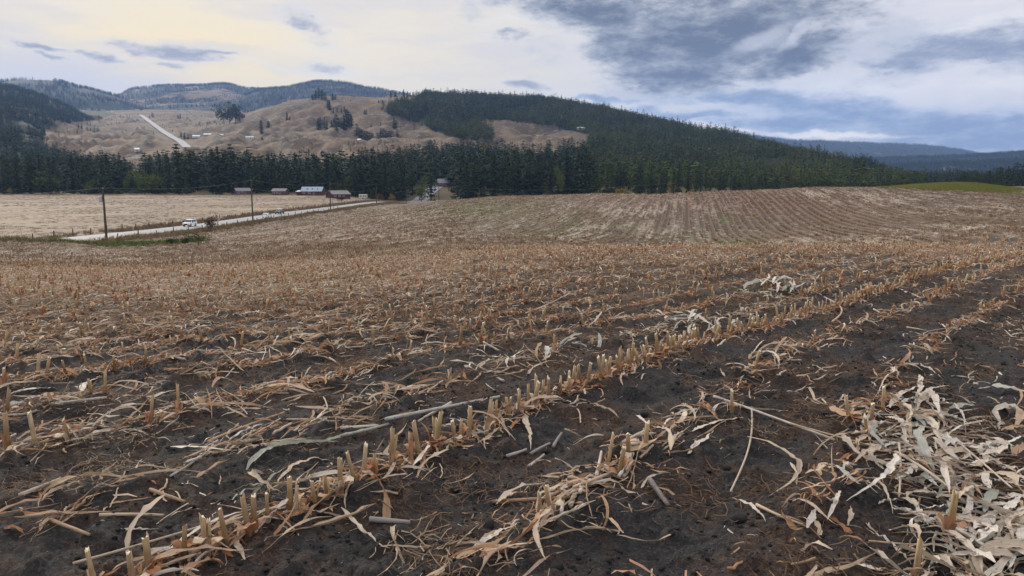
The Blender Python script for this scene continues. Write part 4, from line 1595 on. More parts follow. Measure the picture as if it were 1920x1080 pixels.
def trailer(label, px, Y, ln, rz):
    X = at_px(px, Y)
    t = empty('camper_trailer', (X, Y, float(H(X, Y))), rz)
    tag(t, label, 'trailer')
    p = [(-1.15, .55), (1.15, .55), (1.25, .9), (1.2, 2.6), (.9, 2.85), (-.9, 2.85), (-1.2, 2.6), (-1.25, .9)]
    b = MB().prism(p, -ln / 2, ln / 2).build('body', M_WALL_PALE, t)
    for x in (-ln * .28, ln * .05, ln * .32):
        MB().box((x, -1.25, 1.85), (1.1, .06, .65)).build('window', M_GLASSY, b)
    for s in (-1, 1):
        MB().tube([(-.2, s * 1.06, .36), (-.2, s * 1.22, .36)], .36, 14).build('wheel', M_BLACK, t)
    MB().box((ln / 2 + .7, 0, .55), (1.4, .16, .14)).build('hitch', M_STEEL, t)


trailer('white camper trailer parked under the pines beyond the farm shed', 681, 462, 5.2, .2)
X, Y, Z = ground_at(256, 300)
trailer('long white trailer standing in the clearing of the wood', 258, Y, 15, .05)
trailer('white trailer left of the long one in the wood clearing', 243, Y + 6, 6, .1)


# ================================================================== VEHICLES (forward is +y)
def wheel(t, x, y, r=.36, w=.24):
    s = 1 if x > 0 else -1
    ty = MB().tube([(x - w / 2, y, r), (x + w / 2, y, r)], r, 20).build('wheel', M_BLACK, t)
    MB().tube([(x + s * w / 2, y, r), (x + s * (w / 2 + .015), y, r)], r * .6, 14).build('rim', M_STEEL, ty)


def shell(prof, hw, inset):
    """body from a side profile [(y, z, half-width factor)], rounded over the shoulders"""
    n = len(prof)
    V, F = [], []
    for s in (-1, 1):
        for y, z, k in prof:
            V.append((s * hw * k, y, z))
    F = [(i, (i + 1) % n, n + (i + 1) % n, n + i) for i in range(n)]
    F += [tuple(range(n))[::-1], tuple(range(n, 2 * n))]
    return MB().add(V, F)


def car(name, label, cat, X, Y, facing, body_m, roof_m, kind):
    t = empty(name, (X, Y, float(H(X, Y)) + .135), facing, .87)
    tag(t, label, cat)
    if kind == 'suv':
        L_, hw, zb, zh, zr = 4.7, .95, .38, 1.02, 1.78
        lower = [(-2.3, .45, .94), (-2.32, .95, .97), (-2.2, 1.06, .96), (.95, 1.06, .97), (2.15, .98, .9), (2.33, .78, .88), (2.35, .42, .9), (1.9, .34, .94), (-1.9, .34, .94)]
        cabin = [(-2.2, 1.055, .93), (-2.05, 1.70, .80), (-1.7, 1.78, .78), (.05, 1.78, .78), (.35, 1.70, .79), (1.05, 1.055, .92)]
        ws = [(.42, 1.66), (1.0, 1.10)]
        sw = [(-1.85, -.85), (-.75, .0), (.08, .55)]
        rw = [(-2.21, 1.12), (-2.09, 1.62)]
    elif kind == 'truck':
        lower = [(-2.7, .55, .94), (-2.72, 1.08, .95), (.9, 1.1, .97), (2.35, 1.06, .92), (2.6, .86, .9), (2.62, .5, .92), (2.1, .42, .95), (-2.3, .42, .95)]
        cabin = [(-1.35, 1.095, .92), (-1.15, 1.72, .80), (-.9, 1.80, .78), (.05, 1.80, .78), (.3, 1.72, .79), (1.0, 1.095, .92)]
        hw = .98
        ws = [(.38, 1.68), (.95, 1.14)]
        sw = [(-1.05, -.3), (-.2, .5)]
        rw = [(-1.36, 1.15), (-1.19, 1.66)]
    else:
        hw = .9
        lower = [(-2.15, .4, .92), (-2.2, .9, .94), (-1.95, 1.0, .95), (.9, .98, .96), (1.95, .86, .9), (2.15, .66, .86), (2.15, .36, .88), (1.8, .28, .93), (-1.8, .28, .93)]
        cabin = [(-1.95, .995, .9), (-1.55, 1.42, .76), (-1.2, 1.5, .74), (-.1, 1.5, .74), (.2, 1.43, .75), (1.0, .975, .9)]
        ws = [(.26, 1.39), (.94, 1.03)]
        sw = [(-1.35, -.5), (-.42, .35)]
        rw = [(-1.93, 1.05), (-1.6, 1.36)]
    b = shell(lower, hw, 0).build('body', body_m, t)
    c = shell(cabin, hw, 0).build('cabin', roof_m, t)
    zc0, zc1 = cabin[0][1], cabin[1][1]
    k0, k1 = cabin[0][2], cabin[1][2]

    def hwz(z):
        return hw * (k0 + (k1 - k0) * (z - zc0) / (zc1 - zc0))
    (ya, za), (yb, zb_) = ws
    n_ = .012
    MB().add([(-hwz(za) * .93, ya + n_, za + n_), (hwz(za) * .93, ya + n_, za + n_), (hwz(zb_) * .93, yb + n_, zb_ + n_), (-hwz(zb_) * .93, yb + n_, zb_ + n_),
              (-hwz(za) * .93, ya - .03, za - .03), (hwz(za) * .93, ya - .03, za - .03), (hwz(zb_) * .93, yb - .03, zb_ - .03), (-hwz(zb_) * .93, yb - .03, zb_ - .03)],
             [(0, 3, 2, 1), (0, 1, 5, 4), (2, 3, 7, 6), (1, 2, 6, 5), (3, 0, 4, 7)]).build('windscreen', M_GLASSY, t)
    (ya, za), (yb, zb_) = rw
    MB().add([(-hwz(za) * .9, ya - n_, za), (hwz(za) * .9, ya - n_, za), (hwz(zb_) * .9, yb - n_, zb_), (-hwz(zb_) * .9, yb - n_, zb_),
              (-hwz(za) * .9, ya + .03, za), (hwz(za) * .9, ya + .03, za), (hwz(zb_) * .9, yb + .03, zb_), (-hwz(zb_) * .9, yb + .03, zb_)],
             [(0, 1, 2, 3), (0, 4, 5, 1), (2, 6, 7, 3), (1, 5, 6, 2), (3, 7, 4, 0)]).build('rear_window', M_GLASSY, t)
    zt, zl = zc1 - .07, zc0 + .06
    for s in (-1, 1):
        for y0, y1 in sw:
            V = [(s * (hwz(zl) + .012), y0, zl), (s * (hwz(zl) + .012), y1 + (.25 if y1 > .3 else 0), zl), (s * (hwz(zt) + .012), y1, zt), (s * (hwz(zt) + .012), y0, zt)]
            V2 = [(v[0] - s * .03, v[1], v[2]) for v in V]
            MB().add(V + V2, [(0, 1, 2, 3), (0, 4, 5, 1), (1, 5, 6, 2), (2, 6, 7, 3), (3, 7, 4, 0)]).build('side_window', M_GLASSY, t)
        fy = lower[5][0] if kind != 'truck' else lower[4][0]
        hz_ = .80 if kind != 'car' else .68
        MB().box((s * hw * .68, fy - .02, hz_), (.36, .12, .17)).build('headlight', M_HEAD, t)
        MB().box((s * hw * .80, lower[1][0] - .01, .88 if kind != 'car' else .78), (.2, .08, .28)).build('tail_light', M_TAIL, t)
        MB().box((s * (hw + .08), .62, 1.12 if kind != 'car' else 1.02), (.2, .1, .15)).build('mirror', M_BLACK, t)
        wy = (1.42, -1.38) if kind != 'truck' else (1.65, -1.7)
        for y in wy:
            wheel(t, s * (hw - .11), y, .38 if kind != 'car' else .32)
    fy = lower[5][0] if kind != 'truck' else lower[4][0]
    MB().box((0, fy, .66 if kind != 'car' else .5), (hw * .9, .1, .24)).build('grille', M_BLACK, t)
    MB().box((0, fy + .03, .46 if kind != 'car' else .36), (hw * 1.8, .16, .16)).build('bumper', M_DARKTRIM if kind != 'car' else body_m, t)
    MB().box((0, lower[0][0] - .02, .5 if kind != 'car' else .42), (hw * 1.75, .14, .18)).build('rear_bumper', M_DARKTRIM if kind != 'car' else body_m, t)
    return t


M_HEAD = plain('headlight_glass', (.75, .76, .78), .15, .6)
M_TAIL = plain('tail_light_red', (.30, .02, .02), .25, .5)
M_DARKTRIM = plain('dark_trim', (.03, .03, .033), .5, .4)
M_NAVY = plain('dark_blue_paint', (.035, .042, .06), .3, .5)
M_CARWHITE = plain('car_white_paint', (.80, .81, .82), .28, .5, .04)
Yv = 165.0
car('suv', 'white topped dark sided suv driving towards the field nearest of three', 'car', float(road_x(Yv)) - 2.2, Yv, math.pi, M_CARWHITE, M_CARWHITE, 'suv')
car('car', 'white hatchback seen from behind on the near lane of the road', 'car', float(road_x(204)) + 2.2, 204, 0.0, M_CARWHITE, M_CARWHITE, 'car')
car('pickup_truck', 'oncoming pickup with pale top and dark sides behind the white hatchback', 'car', float(road_x(229)) - 2.2, 229, math.pi, M_NAVY, M_CARWHITE, 'truck')

# ================================================================== POLES AND WIRES
m = Mat('pole_wood', .9, .1)
m.color(m.mix(m.noise(3, 5, .6, (6, 6, .4)), (.050, .038, .030), (.110, .088, .072)))
M_POLE = m.m
M_WIRE = plain('wire_metal', (.22, .22, .23), .6, .3)
M_PORC = plain('insulator_glaze', (.30, .29, .28), .3, .5)
POLES = [(-63.6, 116, 8.0), (-63.2, 181, 10.1), (-63.2, 259, 9.7), (-63.0, 346, 9.2), (-62.6, 442, 9.6)]
tops = []
ends = ['with a grey transformer, nearest to the camera', 'beside the cars', 'in front of the farm shed', 'at the bend by the orange bush', 'farthest along the road']
extra = [(at_px(823, 505), 505, 10.5, 'weathered wooden pole standing by the house driveway'), (at_px(1259, 300), 300, 7.0, 'grey post sticking up behind the corn field crest')]
for i, (x, y, h, lb) in enumerate([(p[0], p[1], p[2], 'tall wooden utility pole ' + e) for p, e in zip(POLES, ends)] + extra):
    z = float(H(x, y))
    t = empty('utility_pole', (x, y, z))
    tag(t, lb, 'pole', 'wooden poles along the road' if i < 5 else None)
    MB().tube([(0, 0, -.6), (0, 0, h * .5), (0, 0, h)], [.19, .165, .13], 10).build('pole', M_POLE, t)
    MB().tube([(0, 0, h + .005), (0, 0, h + .06), (0, 0, h + .12), (0, 0, h + .2)], [.03, .08, .05, .06], 10).build('insulator', M_PORC, t)
    MB().box((.2, 0, h - 2.0), (.3, .06, .07)).build('bracket', M_STEEL, t)
    if i == 0:
        tr = MB().tube([(-.42, 0, h - 2.0), (-.42, 0, h - 1.95), (-.42, 0, h - 1.15), (-.42, 0, h - 1.1)], [.22, .27, .27, .2], 14).build('transformer', M_STEEL, t)
        MB().tube([(-.42, 0, h - 1.09), (-.42, 0, h - .88)], .05, 8).build('bushing', M_PORC, tr)
    tops.append((x, y, z + h))
tops.insert(0, (-64, 48, tops[0][2] - .4))
for a, b in list(zip(tops[:-1], tops[1:])):
    for dz, dx in ((.2, 0), (-1.98, .34)):
        pts = []
        for q in np.linspace(0, 1, 13):
            ln = math.dist(a, b)
            pts.append((a[0] + (b[0] - a[0]) * q + dx, a[1] + (b[1] - a[1]) * q, a[2] + (b[2] - a[2]) * q + dz - 4 * q * (1 - q) * ln * .014))
        o = MB().tube(pts, .013, 5).build('power_line', M_WIRE)
        tag(o, 'thin power line sagging between wooden roadside poles', 'wire', 'power lines strung along the road')


def fence(label, pts, step, h):
    P = np.array(pts, float)
    seg = np.hypot(*np.diff(P, axis=0).T)
    s = np.concatenate([[0], np.cumsum(seg)])
    q = np.arange(0, s[-1], step)
    xs_, ys_ = np.interp(q, s, P[:, 0]), np.interp(q, s, P[:, 1])
    t = empty('wire_fence', (xs_[0], ys_[0], 0))
    tag(t, label, 'fence')
    pm = MB().tube([(0, 0, -.4), (0, 0, h)], [.10, .085], 7).mesh('post_mesh', M_POLE)
    hs = []
    for i, (x, y) in enumerate(zip(xs_, ys_)):
        z = float(H(x, y))
        hs.append(z)
        o = link('post', pm, t, (x - xs_[0], y - ys_[0], z), (random.uniform(-.05, .05), random.uniform(-.05, .05), 0))
        o.scale = (1, 1, random.uniform(.85, 1.2))
    for f in (.45, .7, .95):
        w = MB().tube([(x - xs_[0] - .09, y - ys_[0], z + h * f) for x, y, z in zip(xs_, ys_, hs)], .008, 4)
        w.build('wire', M_WIRE, t)


fence('post and wire fence between the road and the hay field', [(road_x(y) - 7.6, y) for y in (108, 150, 200, 260, 330, 420)], 5.5, 1.25)
fence('low post and wire fence along the corn field side of the road', [(road_x(y) + 6.6, y) for y in (118, 160, 210, 270)], 6.5, 1.15)

# ================================================================== CORN RESIDUE
def leaf_mat(name, stops, vein=.7, rough=.75):
    m = Mat(name, rough, .25)
    c = m.ramp(m.rand(), stops)
    uv = m.coord('UV')
    v = m.noise(1.0, 6, .8, (7, .7, 1), vec=uv)
    su = m.new('ShaderNodeSeparateXYZ')
    m.L.new(uv, su.inputs[0])
    edge = m.math('ABSOLUTE', m.math('SUBTRACT', su.outputs[0], .5))
    c = m.mix(m.math('MULTIPLY', m.step(v, .44, .66), vein), c, m.mix(.6, c, (.10, .065, .042)))
    big = m.noise(7, 4, .65, vec=m.coord('Object'))
    c = m.mix(m.math('MULTIPLY', m.step(big, .48, .66), .6), c, m.mix(.5, c, (.20, .12, .075)))
    c = m.mix(m.math('MULTIPLY', m.step(m.noise(45, 3, .6, vec=m.coord('Object')), .62, .72), .7), c, (.045, .034, .028))
    c = m.mix(m.math('MULTIPLY', m.step(m.math('ADD', edge, m.math('MULTIPLY', v, .3)), .48, .68), .55), c, m.mix(.55, c, (.16, .095, .055)))
    sp = m.noise(26, 4, .7, vec=m.coord('Object'))
    c = m.mix(m.math('MULTIPLY', m.step(sp, .58, .74), .55), c, (.13, .085, .055))
    m.color(c)
    m.bump(v, .6, .006)
    # thin dead leaf: some light comes through
    tr = m.new('ShaderNodeBsdfTranslucent')
    m.L.new(c, tr.inputs[0])
    mx = m.new('ShaderNodeMixShader')
    mx.inputs[0].default_value = .22
    out = [n for n in m.N if n.type == 'OUTPUT_MATERIAL'][0]
    m.L.new(m.b.outputs[0], mx.inputs[1])
    m.L.new(tr.outputs[0], mx.inputs[2])
    m.L.new(mx.outputs[0], out.inputs[0])
    return m.m


M_PALE = leaf_mat('pale_dry_leaf', [(0, (.50, .41, .31)), (.3, (.60, .53, .45)), (.6, (.66, .62, .57)), (.8, (.52, .41, .33)), (1, (.70, .66, .60))])
M_TAN = leaf_mat('tan_dry_leaf', [(0, (.32, .195, .115)), (.25, (.50, .36, .24)), (.5, (.60, .48, .36)), (.7, (.42, .245, .15)), (.85, (.64, .55, .45)), (1, (.72, .64, .55))])
M_ORANGE = leaf_mat('orange_brown_leaf', [(0, (.22, .095, .048)), (.25, (.42, .225, .12)), (.5, (.54, .36, .23)), (.7, (.38, .165, .075)), (.85, (.60, .46, .33)), (1, (.68, .56, .43))])
M_GREYG = leaf_mat('grey_green_leaf', [(0, (.20, .22, .17)), (.4, (.36, .37, .33)), (.7, (.50, .50, .47)), (1, (.27, .29, .20))])
M_STALKG = leaf_mat('weathered_grey_stalk', [(0, (.22, .20, .195)), (.5, (.42, .39, .375)), (1, (.56, .53, .50))], .85)
M_FAR = leaf_mat('distant_stubble', [(0, (.13, .070, .042)), (.4, (.25, .155, .095)), (.7, (.35, .25, .165)), (1, (.48, .39, .30))])
M_FIBRE = leaf_mat('brown_root_fibre', [(0, (.065, .036, .022)), (.5, (.12, .070, .042)), (.8, (.19, .12, .075)), (1, (.30, .22, .15))], .2)
m = Mat('stalk_rind', .6, .3)
c = m.ramp(m.rand(), [(0, (.24, .15, .075)), (.4, (.36, .25, .14)), (.7, (.30, .205, .10)), (1, (.44, .33, .21))])
c = m.mix(m.math('MULTIPLY', m.step(m.noise(40, 4, .7, (6, 6, .6)), .42, .7), .6), c, (.17, .10, .05))
c = m.mix(m.step(m.noise(9, 3), .55, .72), c, (.20, .145, .06))
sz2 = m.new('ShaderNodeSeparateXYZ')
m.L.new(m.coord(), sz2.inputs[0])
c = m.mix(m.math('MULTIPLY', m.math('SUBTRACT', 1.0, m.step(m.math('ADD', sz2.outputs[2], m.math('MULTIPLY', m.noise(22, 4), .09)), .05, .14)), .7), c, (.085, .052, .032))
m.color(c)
m.bump(m.noise(60, 3, .6, (8, 8, .5)), .5, .003)
M_RIND = m.m
M_PITH = plain('stalk_pith', (.62, .54, .40), .9, .1, .2, 0, 60)


def leaf_geo(seed, L, W, n, bend, arch, twist, curl, ruffle=.12, both=False):
    """a dead maize leaf: folded along the midrib, bent, twisted and ruffled"""
    g = np.random.default_rng(seed)
    t = np.linspace(0, 1, n + 1)
    psi = bend * (t - .5) * 1.6 + g.normal(0, .10, n + 1).cumsum() * .6
    th = arch * np.cos(t * math.pi * g.uniform(.9, 1.5)) + g.normal(0, .09, n + 1).cumsum() * .7
    roll = twist * (t - .3) + g.normal(0, .14, n + 1).cumsum()
    d = np.stack([np.cos(psi) * np.cos(th), np.sin(psi) * np.cos(th), np.sin(th)], 1)
    P = np.concatenate([[[0, 0, 0]], np.cumsum(d[:-1] * L / n, 0)])
    sd_ = np.stack([-np.sin(psi), np.cos(psi), np.zeros(n + 1)], 1)
    up = np.cross(d, sd_)
    sd2 = sd_ * np.cos(roll)[:, None] + up * np.sin(roll)[:, None]
    up2 = -sd_ * np.sin(roll)[:, None] + up * np.cos(roll)[:, None]
    w = W * np.minimum(1, (t / .16 + .25)) * np.clip((1 - t) * 1.9, 0.04, 1) ** .75 * (1 + ruffle * g.normal(0, 1, n + 1))
    if both:
        w = W * np.clip(np.minimum(t, 1 - t) * 7 + .55, .3, 1) * (1 + ruffle * g.normal(0, .8, n + 1))
    f = curl * (.6 + .8 * fbm(t * 3 + seed, t * 0, 2))
    rf = g.normal(0, ruffle, (2, n + 1)) * w
    a = P + sd2 * (w * np.cos(f))[:, None] + up2 * (w * np.sin(f) + rf[0])[:, None]
    b = P - sd2 * (w * np.cos(f))[:, None] + up2 * (w * np.sin(f) + rf[1])[:, None]
    V = np.stack([a, P, b], 1).reshape(-1, 3)
    V[:, :2] -= V[:, :2].mean(0)
    V[:, 2] -= np.percentile(V[:, 2], 12)
    V[:, 2] = np.where(V[:, 2] < -.004, -.004, V[:, 2])
    i = np.arange(n)[:, None] * 3
    F = np.concatenate([i + np.array([[0, 1, 4, 3]]), i + np.array([[1, 2, 5, 4]])])
    uv = np.stack([np.tile([0, .5, 1], n + 1), np.repeat(t * L * 4, 3)], 1)
    return V, F, uv


def leaf_set(name, mat, specs):
    out = []
    for sp in specs:
        V, F, uv = leaf_geo(*sp)
        out.append(mesh_np(name, V, F, [mat], None, True, uv))
    return out


g = np.random.default_rng(77)


def specs(k, L, W, n, bend=1.2, arch=.35, twist=2.0, curl=.45, both=False, s0=0):
    return [(s0 + i, g.uniform(*L), g.uniform(*W), n, g.normal(0, bend * .55), g.uniform(.05, 1) * arch * .8, g.normal(0, twist * .75), g.uniform(.3, 1.6) * curl, .20, both) for i in range(k)]


BIG_PALE = leaf_set('leaf_blade', M_PALE, specs(14, (.30, .62), (.018, .036), 16, 1.1, .5, 1.6, .6, s0=100))
MID_PALE = leaf_set('leaf_blade', M_PALE, specs(12, (.14, .38), (.006, .015), 12, 1.1, .45, 2.2, .7, s0=140))
MID_TAN = leaf_set('leaf_blade', M_TAN, specs(18, (.14, .50), (.005, .017), 12, 1.0, .42, 2.2, .7, s0=180))
ROW_OR = leaf_set('husk', M_ORANGE, specs(16, (.08, .28), (.004, .013), 10, 1.5, .9, 2.6, .9, s0=220) + specs(4, (.06, .13), (.008, .015), 7, 1.0, .8, 1.5, 1.2, True, s0=240))
GREYS = leaf_set('leaf_blade', M_GREYG, specs(8, (.25, .60), (.012, .026), 12, 1.0, .4, 1.6, .5, s0=260))
CHIP = leaf_set('chip', M_PALE, specs(8, (.012, .05), (.0012, .004), 4, .6, .4, 1.0, .8, True, s0=300)) + leaf_set('chip', M_TAN, specs(10, (.03, .12), (.0012, .004), 4, .8, .4, 1.0, .4, True, s0=310))


def tangle(seed, n, spread, L, w, up=.35):
    g2 = np.random.default_rng(seed)
    V, F, o = [], [], 0
    for i in range(n):
        k = 4
        a = g2.uniform(0, 6.28) + np.cumsum(g2.normal(0, .45, k + 1))
        th = g2.normal(0, up, k + 1)
        st = L * g2.uniform(.4, 1.3) / k
        c = np.array([g2.normal(0, spread), g2.normal(0, spread), g2.uniform(0, .012)])
        P = c + np.concatenate([[[0, 0, 0]], np.cumsum(np.stack([np.cos(a), np.sin(a), np.sin(th)], 1)[:-1] * st, 0)])
        P[:, 2] = np.abs(P[:, 2])
        ww = w * g2.uniform(.5, 1.5)
        sdv = np.stack([-np.sin(a), np.cos(a), g2.normal(0, .6, k + 1)], 1) * ww
        V.append(np.stack([P + sdv, P - sdv], 1).reshape(-1, 3))
        q = np.arange(k)[:, None] * 2 + o
        F.append(q + np.array([[0, 1, 3, 2]]))
        o += 2 * (k + 1)
    V = np.concatenate(V)
    return V, np.concatenate(F), np.stack([V[:, 0] * 3, V[:, 1] * 3], 1)


def tangles(mat, k, *a, s0=0):
    out = []
    for i in range(k):
        V, F, uv = tangle(s0 + i, *a)
        out.append(mesh_np('strand', V, F, [mat], None, False, uv))
    return out


FIBRE = tangles(M_FIBRE, 6, 34, .09, .13, .0014, s0=400)
STRAND = tangles(M_PALE, 3, 6, .12, .10, .0012, .2, s0=440)
STRAW = tangles(M_TAN, 4, 9, .10, .15, .0035, .25, s0=420)

# ---- stub of a cut maize stalk
STUB, SHEATH = [], []
for i in range(9):
    g2 = np.random.default_rng(500 + i)
    h = g2.uniform(.15, .235)
    r = g2.uniform(.0095, .0150)
    n = 10
    lean = g2.normal(0, .05, 2)
    zs = [-.03, .012, .03, .045, .055, h * .62, h * .66, h * .70, h]
    rs = [1.25, 1.12, 1.05, 1.0, 1.14, .97, 1.10, .96, .93]
    V = []
    tilt = g2.uniform(0, .9)
    ta = g2.uniform(0, 6.28)
    for z, q in zip(zs, rs):
        for k in range(n):
            a = 2 * math.pi * k / n
            zz = z + (tilt * r * math.cos(a - ta) if z == h else 0) + (g2.normal(0, .0055) if z == h else 0)
            V.append((r * q * math.cos(a) + lean[0] * z, r * q * .92 * math.sin(a) + lean[1] * z, zz))
    F = []
    for a in range(len(zs) - 1):
        F += [(a * n + k, a * n + (k + 1) % n, (a + 1) * n + (k + 1) % n, (a + 1) * n + k) for k in range(n)]
    c = len(V)
    V.append((lean[0] * h, lean[1] * h, h - .004))
    T = [((len(zs) - 1) * n + k, (len(zs) - 1) * n + (k + 1) % n, c) for k in range(n)]
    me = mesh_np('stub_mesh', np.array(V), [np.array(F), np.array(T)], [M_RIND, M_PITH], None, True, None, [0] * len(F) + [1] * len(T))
    STUB.append(me)
    # torn leaf sheath clasping the foot and flaring outwards
    V, F, uv, o = [], [], [], 0
    for sgm in range(g2.integers(2, 4)):
        a0 = g2.uniform(0, 6.28)
        wa = g2.uniform(.7, 1.4)
        hh = h * g2.uniform(.45, 1.0)
        nz = 6
        out_ = g2.uniform(.012, .06)
        for z in range(nz + 1):
            q = z / nz
            rad = r * 1.15 + out_ * q ** 2.2
            aw = wa * (1 - .75 * q ** 1.5)
            zz = hh * (q - .45 * q ** 3 * out_ / .05)
            for kk in (-1, 0, 1):
                aa = a0 + aw * kk
                V.append((rad * math.cos(aa), rad * math.sin(aa), max(zz, 0) - .01))
                uv.append((.5 + kk * .5, q))
            if z < nz:
                b = o + z * 3
                F += [(b, b + 1, b + 4, b + 3), (b + 1, b + 2, b + 5, b + 4)]
        o += 3 * (nz + 1)
    SHEATH.append(mesh_np('sheath_mesh', np.array(V), np.array(F), [M_ORANGE], None, True, np.array(uv)))


def merged(name, parts, mats):
    """several meshes (mesh, matrix-less offset, euler, scale, material index) as one mesh"""
    V, F, uv, mi, o = [], [], [], [], 0
    for (v, f, u), loc, e, s, k in parts:
        M = rotmat(np.array([e]))[0]
        V.append((v * s) @ M.T + np.array(loc))
        F.append(f + o)
        uv.append(u)
        mi += [k] * len(f)
        o += len(v)
    return mesh_np(name, np.concatenate(V), np.concatenate(F), mats, None, False, np.concatenate(uv), mi)


# ---- where the stubs stand: row by row
def row_points(step, ymin, ymax, smin=-.72, smax=.72, jitter=.02, seed=0):
    g2 = np.random.default_rng(seed)
    out = []
    for k in range(-330, 150):
        ys = np.arange(ymin, ymax, step * .83)
        cs = np.cos(row_dir(ys))
        ys = ys + g2.uniform(-.4, .4, len(ys)) * step * .8
        xs_ = (k + U0) * ROWDX + gshift(ys) + g2.normal(0, jitter, len(ys))
        ok = (np.abs(xs_) < smax * ys) & (xs_ > smin * ys)
        if ok.any():
            out.append(np.stack([xs_[ok], ys[ok], np.full(ok.sum(), k)], 1))
    return np.concatenate(out)


def stub_p(k, X, Y):
    base_ = np.where(k == 0, .97, np.where(k == -1, .04, np.where(k == 1, .05, np.where(k == 2, .10, np.where(k > 2, .20, .36)))))
    far_ = .55
    q = sstep(Y, 7.5, 15)
    gap_ = sstep(fbm(k * 3.7 + 50, Y * .55, 2), .30, .45)
    return (base_ * (1 - q) + far_ * q) * np.where(k == 0, 1.0, gap_)


RP = row_points(.125, 2.35, 44, jitter=.03, seed=61)
RP = RP[RP[:, 2] != 0]
R0 = row_points(.070, 2.35, 44, jitter=.022, seed=62)
RP = np.concatenate([R0[R0[:, 2] == 0], RP])
keep = RNG.random(len(RP)) < stub_p(RP[:, 2], RP[:, 0], RP[:, 1])
RP = RP[keep]
sz_ = Hd(RP[:, 0], RP[:, 1])
px, py = project(RP[:, 0], RP[:, 1], sz_)
infr = (px > -20) & (px < 1940) & (py < 1150)
dist = np.hypot(RP[:, 0], RP[:, 1]) + np.where(infr, 0, 999)
order = np.argsort(dist)
NAMED = order[:300]
rowname = {0: ('main row running from lower left to middle right', 'stubs of the main row'), -1: ('thin row just left of the main row', 'stubs left of the main row'),
           1: ('sparse row just right of the main row', 'stubs of the first row right of the main row'), 2: ('littered row with the pale leaf heap', 'stubs of the row with the leaf heap')}
for i in NAMED:
    x, y, k = RP[i]
    k = int(k)
    v = int(RNG.integers(0, 9))
    s = float(RNG.uniform(.72, 1.02))
    t = empty('corn_stub', (x, y, float(sz_[i]) - .008), float(RNG.uniform(0, 6.28)), s)
    t.rotation_euler = (float(RNG.normal(0, .10)), float(RNG.normal(0, .10)), t.rotation_euler[2])
    if k in rowname:
        where, gr = rowname[k]
    elif k > 2:
        where, gr = 'rows at the right beyond the pale leaf heap', 'stubs at the right of the field'
    elif k > -5:
        where, gr = 'littered rows two to four left of the main one', 'stubs in the littered rows at left'
    else:
        where, gr = 'thick stubble far left of the main row', 'stubs in the thick stubble at left'
    tag(t, 'cut tan corn stub in the ' + where, 'corn stub', gr)
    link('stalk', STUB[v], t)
    link('leaf_sheath', SHEATH[int(RNG.integers(0, 9))], t)
rest = order[300:]
rest = rest[dist[rest] < 900]
n = len(rest)
rot = np.stack([RNG.normal(0, .2, n), RNG.normal(0, .2, n), RNG.uniform(0, 6.28, n)], 1)
P = np.stack([RP[rest, 0], RP[rest, 1], sz_[rest] - .008], 1)
scatter('corn_stubble', P, rot, RNG.uniform(.6, 1.15, n), RNG.integers(0, 9, n), STUB, 'cut corn stubs in rows across the field', 'stubble')
scatter('torn_sheaths', P, rot, RNG.uniform(.9, 1.5, n), RNG.integers(0, 9, n), SHEATH, 'torn leaf sheaths on the corn stubs', 'stubble')
print('stubs', len(RP))


def lay(name, X, Y, variants, gg, smin, smax, label, cat='litter', lift=.004, tilt=.12, along=None, squash=None):
    n = len(X)
    rot = np.zeros((n, 3))
    rot[:, :2] = gg.normal(0, tilt, (n, 2))
    if along is None:
        rot[:, 2] = gg.uniform(0, 6.28, n)
    else:
        rot[:, 2] = math.pi / 2 - row_dir(Y) + gg.normal(0, along, n) + math.pi * gg.integers(0, 2, n)
    scatter(name, np.stack([X, Y, Hd(X, Y) + lift], 1), rot, gg.uniform(smin, smax, n), gg.integers(0, len(variants), n), variants, label, cat)


# orange husk litter at the foot of the rows
g = np.random.default_rng(88)


def row_litter(per_m, ymin, ymax, width, seed, pk):
    q = row_points(1.0 / per_m, ymin, ymax, jitter=width, seed=seed)
    pr = pk(q[:, 2], q[:, 0], q[:, 1])
    q = q[np.random.default_rng(seed).random(len(q)) < pr]
    return q[:, 0], q[:, 1]


def p_or(k, X, Y):
    n_ = sstep(fbm(X * 1.3 + 4, Y * 1.3, 3), .34, .58)
    b = np.where(k == 0, 1.5, np.where(k == -1, .20, np.where(k == 1, .35, np.where(k > 1, .30, .85))))
    return np.clip(b * (.25 + n_), 0, 1) * (1 - .25 * sstep(Y, 18, 30))


X, Y = row_litter(76, 2.3, 12, .065, 71, p_or)
lay('husk_litter', X, Y, ROW_OR, g, .7, 1.25, 'orange brown husks at the foot of the stub rows', tilt=.45, lift=.012)
X, Y = row_litter(26, 12, 34, .12, 72, p_or)
lay('husk_litter', X, Y, ROW_OR, g, .9, 1.7, 'orange brown husks at the foot of the stub rows', tilt=.5, lift=.015)


# long leaves combed along the rows near the camera
for kk, per, wd, var, sd0 in ((0, 9, .10, MID_TAN, 201), (0, 7, .09, MID_PALE, 202), (-1, 6, .10, MID_TAN + GREYS, 203), (1, 9, .11, MID_PALE + MID_TAN, 204), (-2, 5, .14, MID_TAN, 205), (-3, 6, .16, MID_TAN + MID_PALE, 206), (-4, 6, .16, MID_TAN + MID_PALE, 207)):
    q = row_points(1.0 / per, 2.3, 12, jitter=wd, seed=sd0)
    q = q[(q[:, 2] == kk) & (fbm(q[:, 0] * 1.1 + kk, q[:, 1] * 1.1, 2) > .36)]
    if len(q):
        lay('row_leaves', q[:, 0], q[:, 1], var, g, .6, 1.0, 'dry leaves combed along the stub rows', along=.32, tilt=.16, lift=.02)


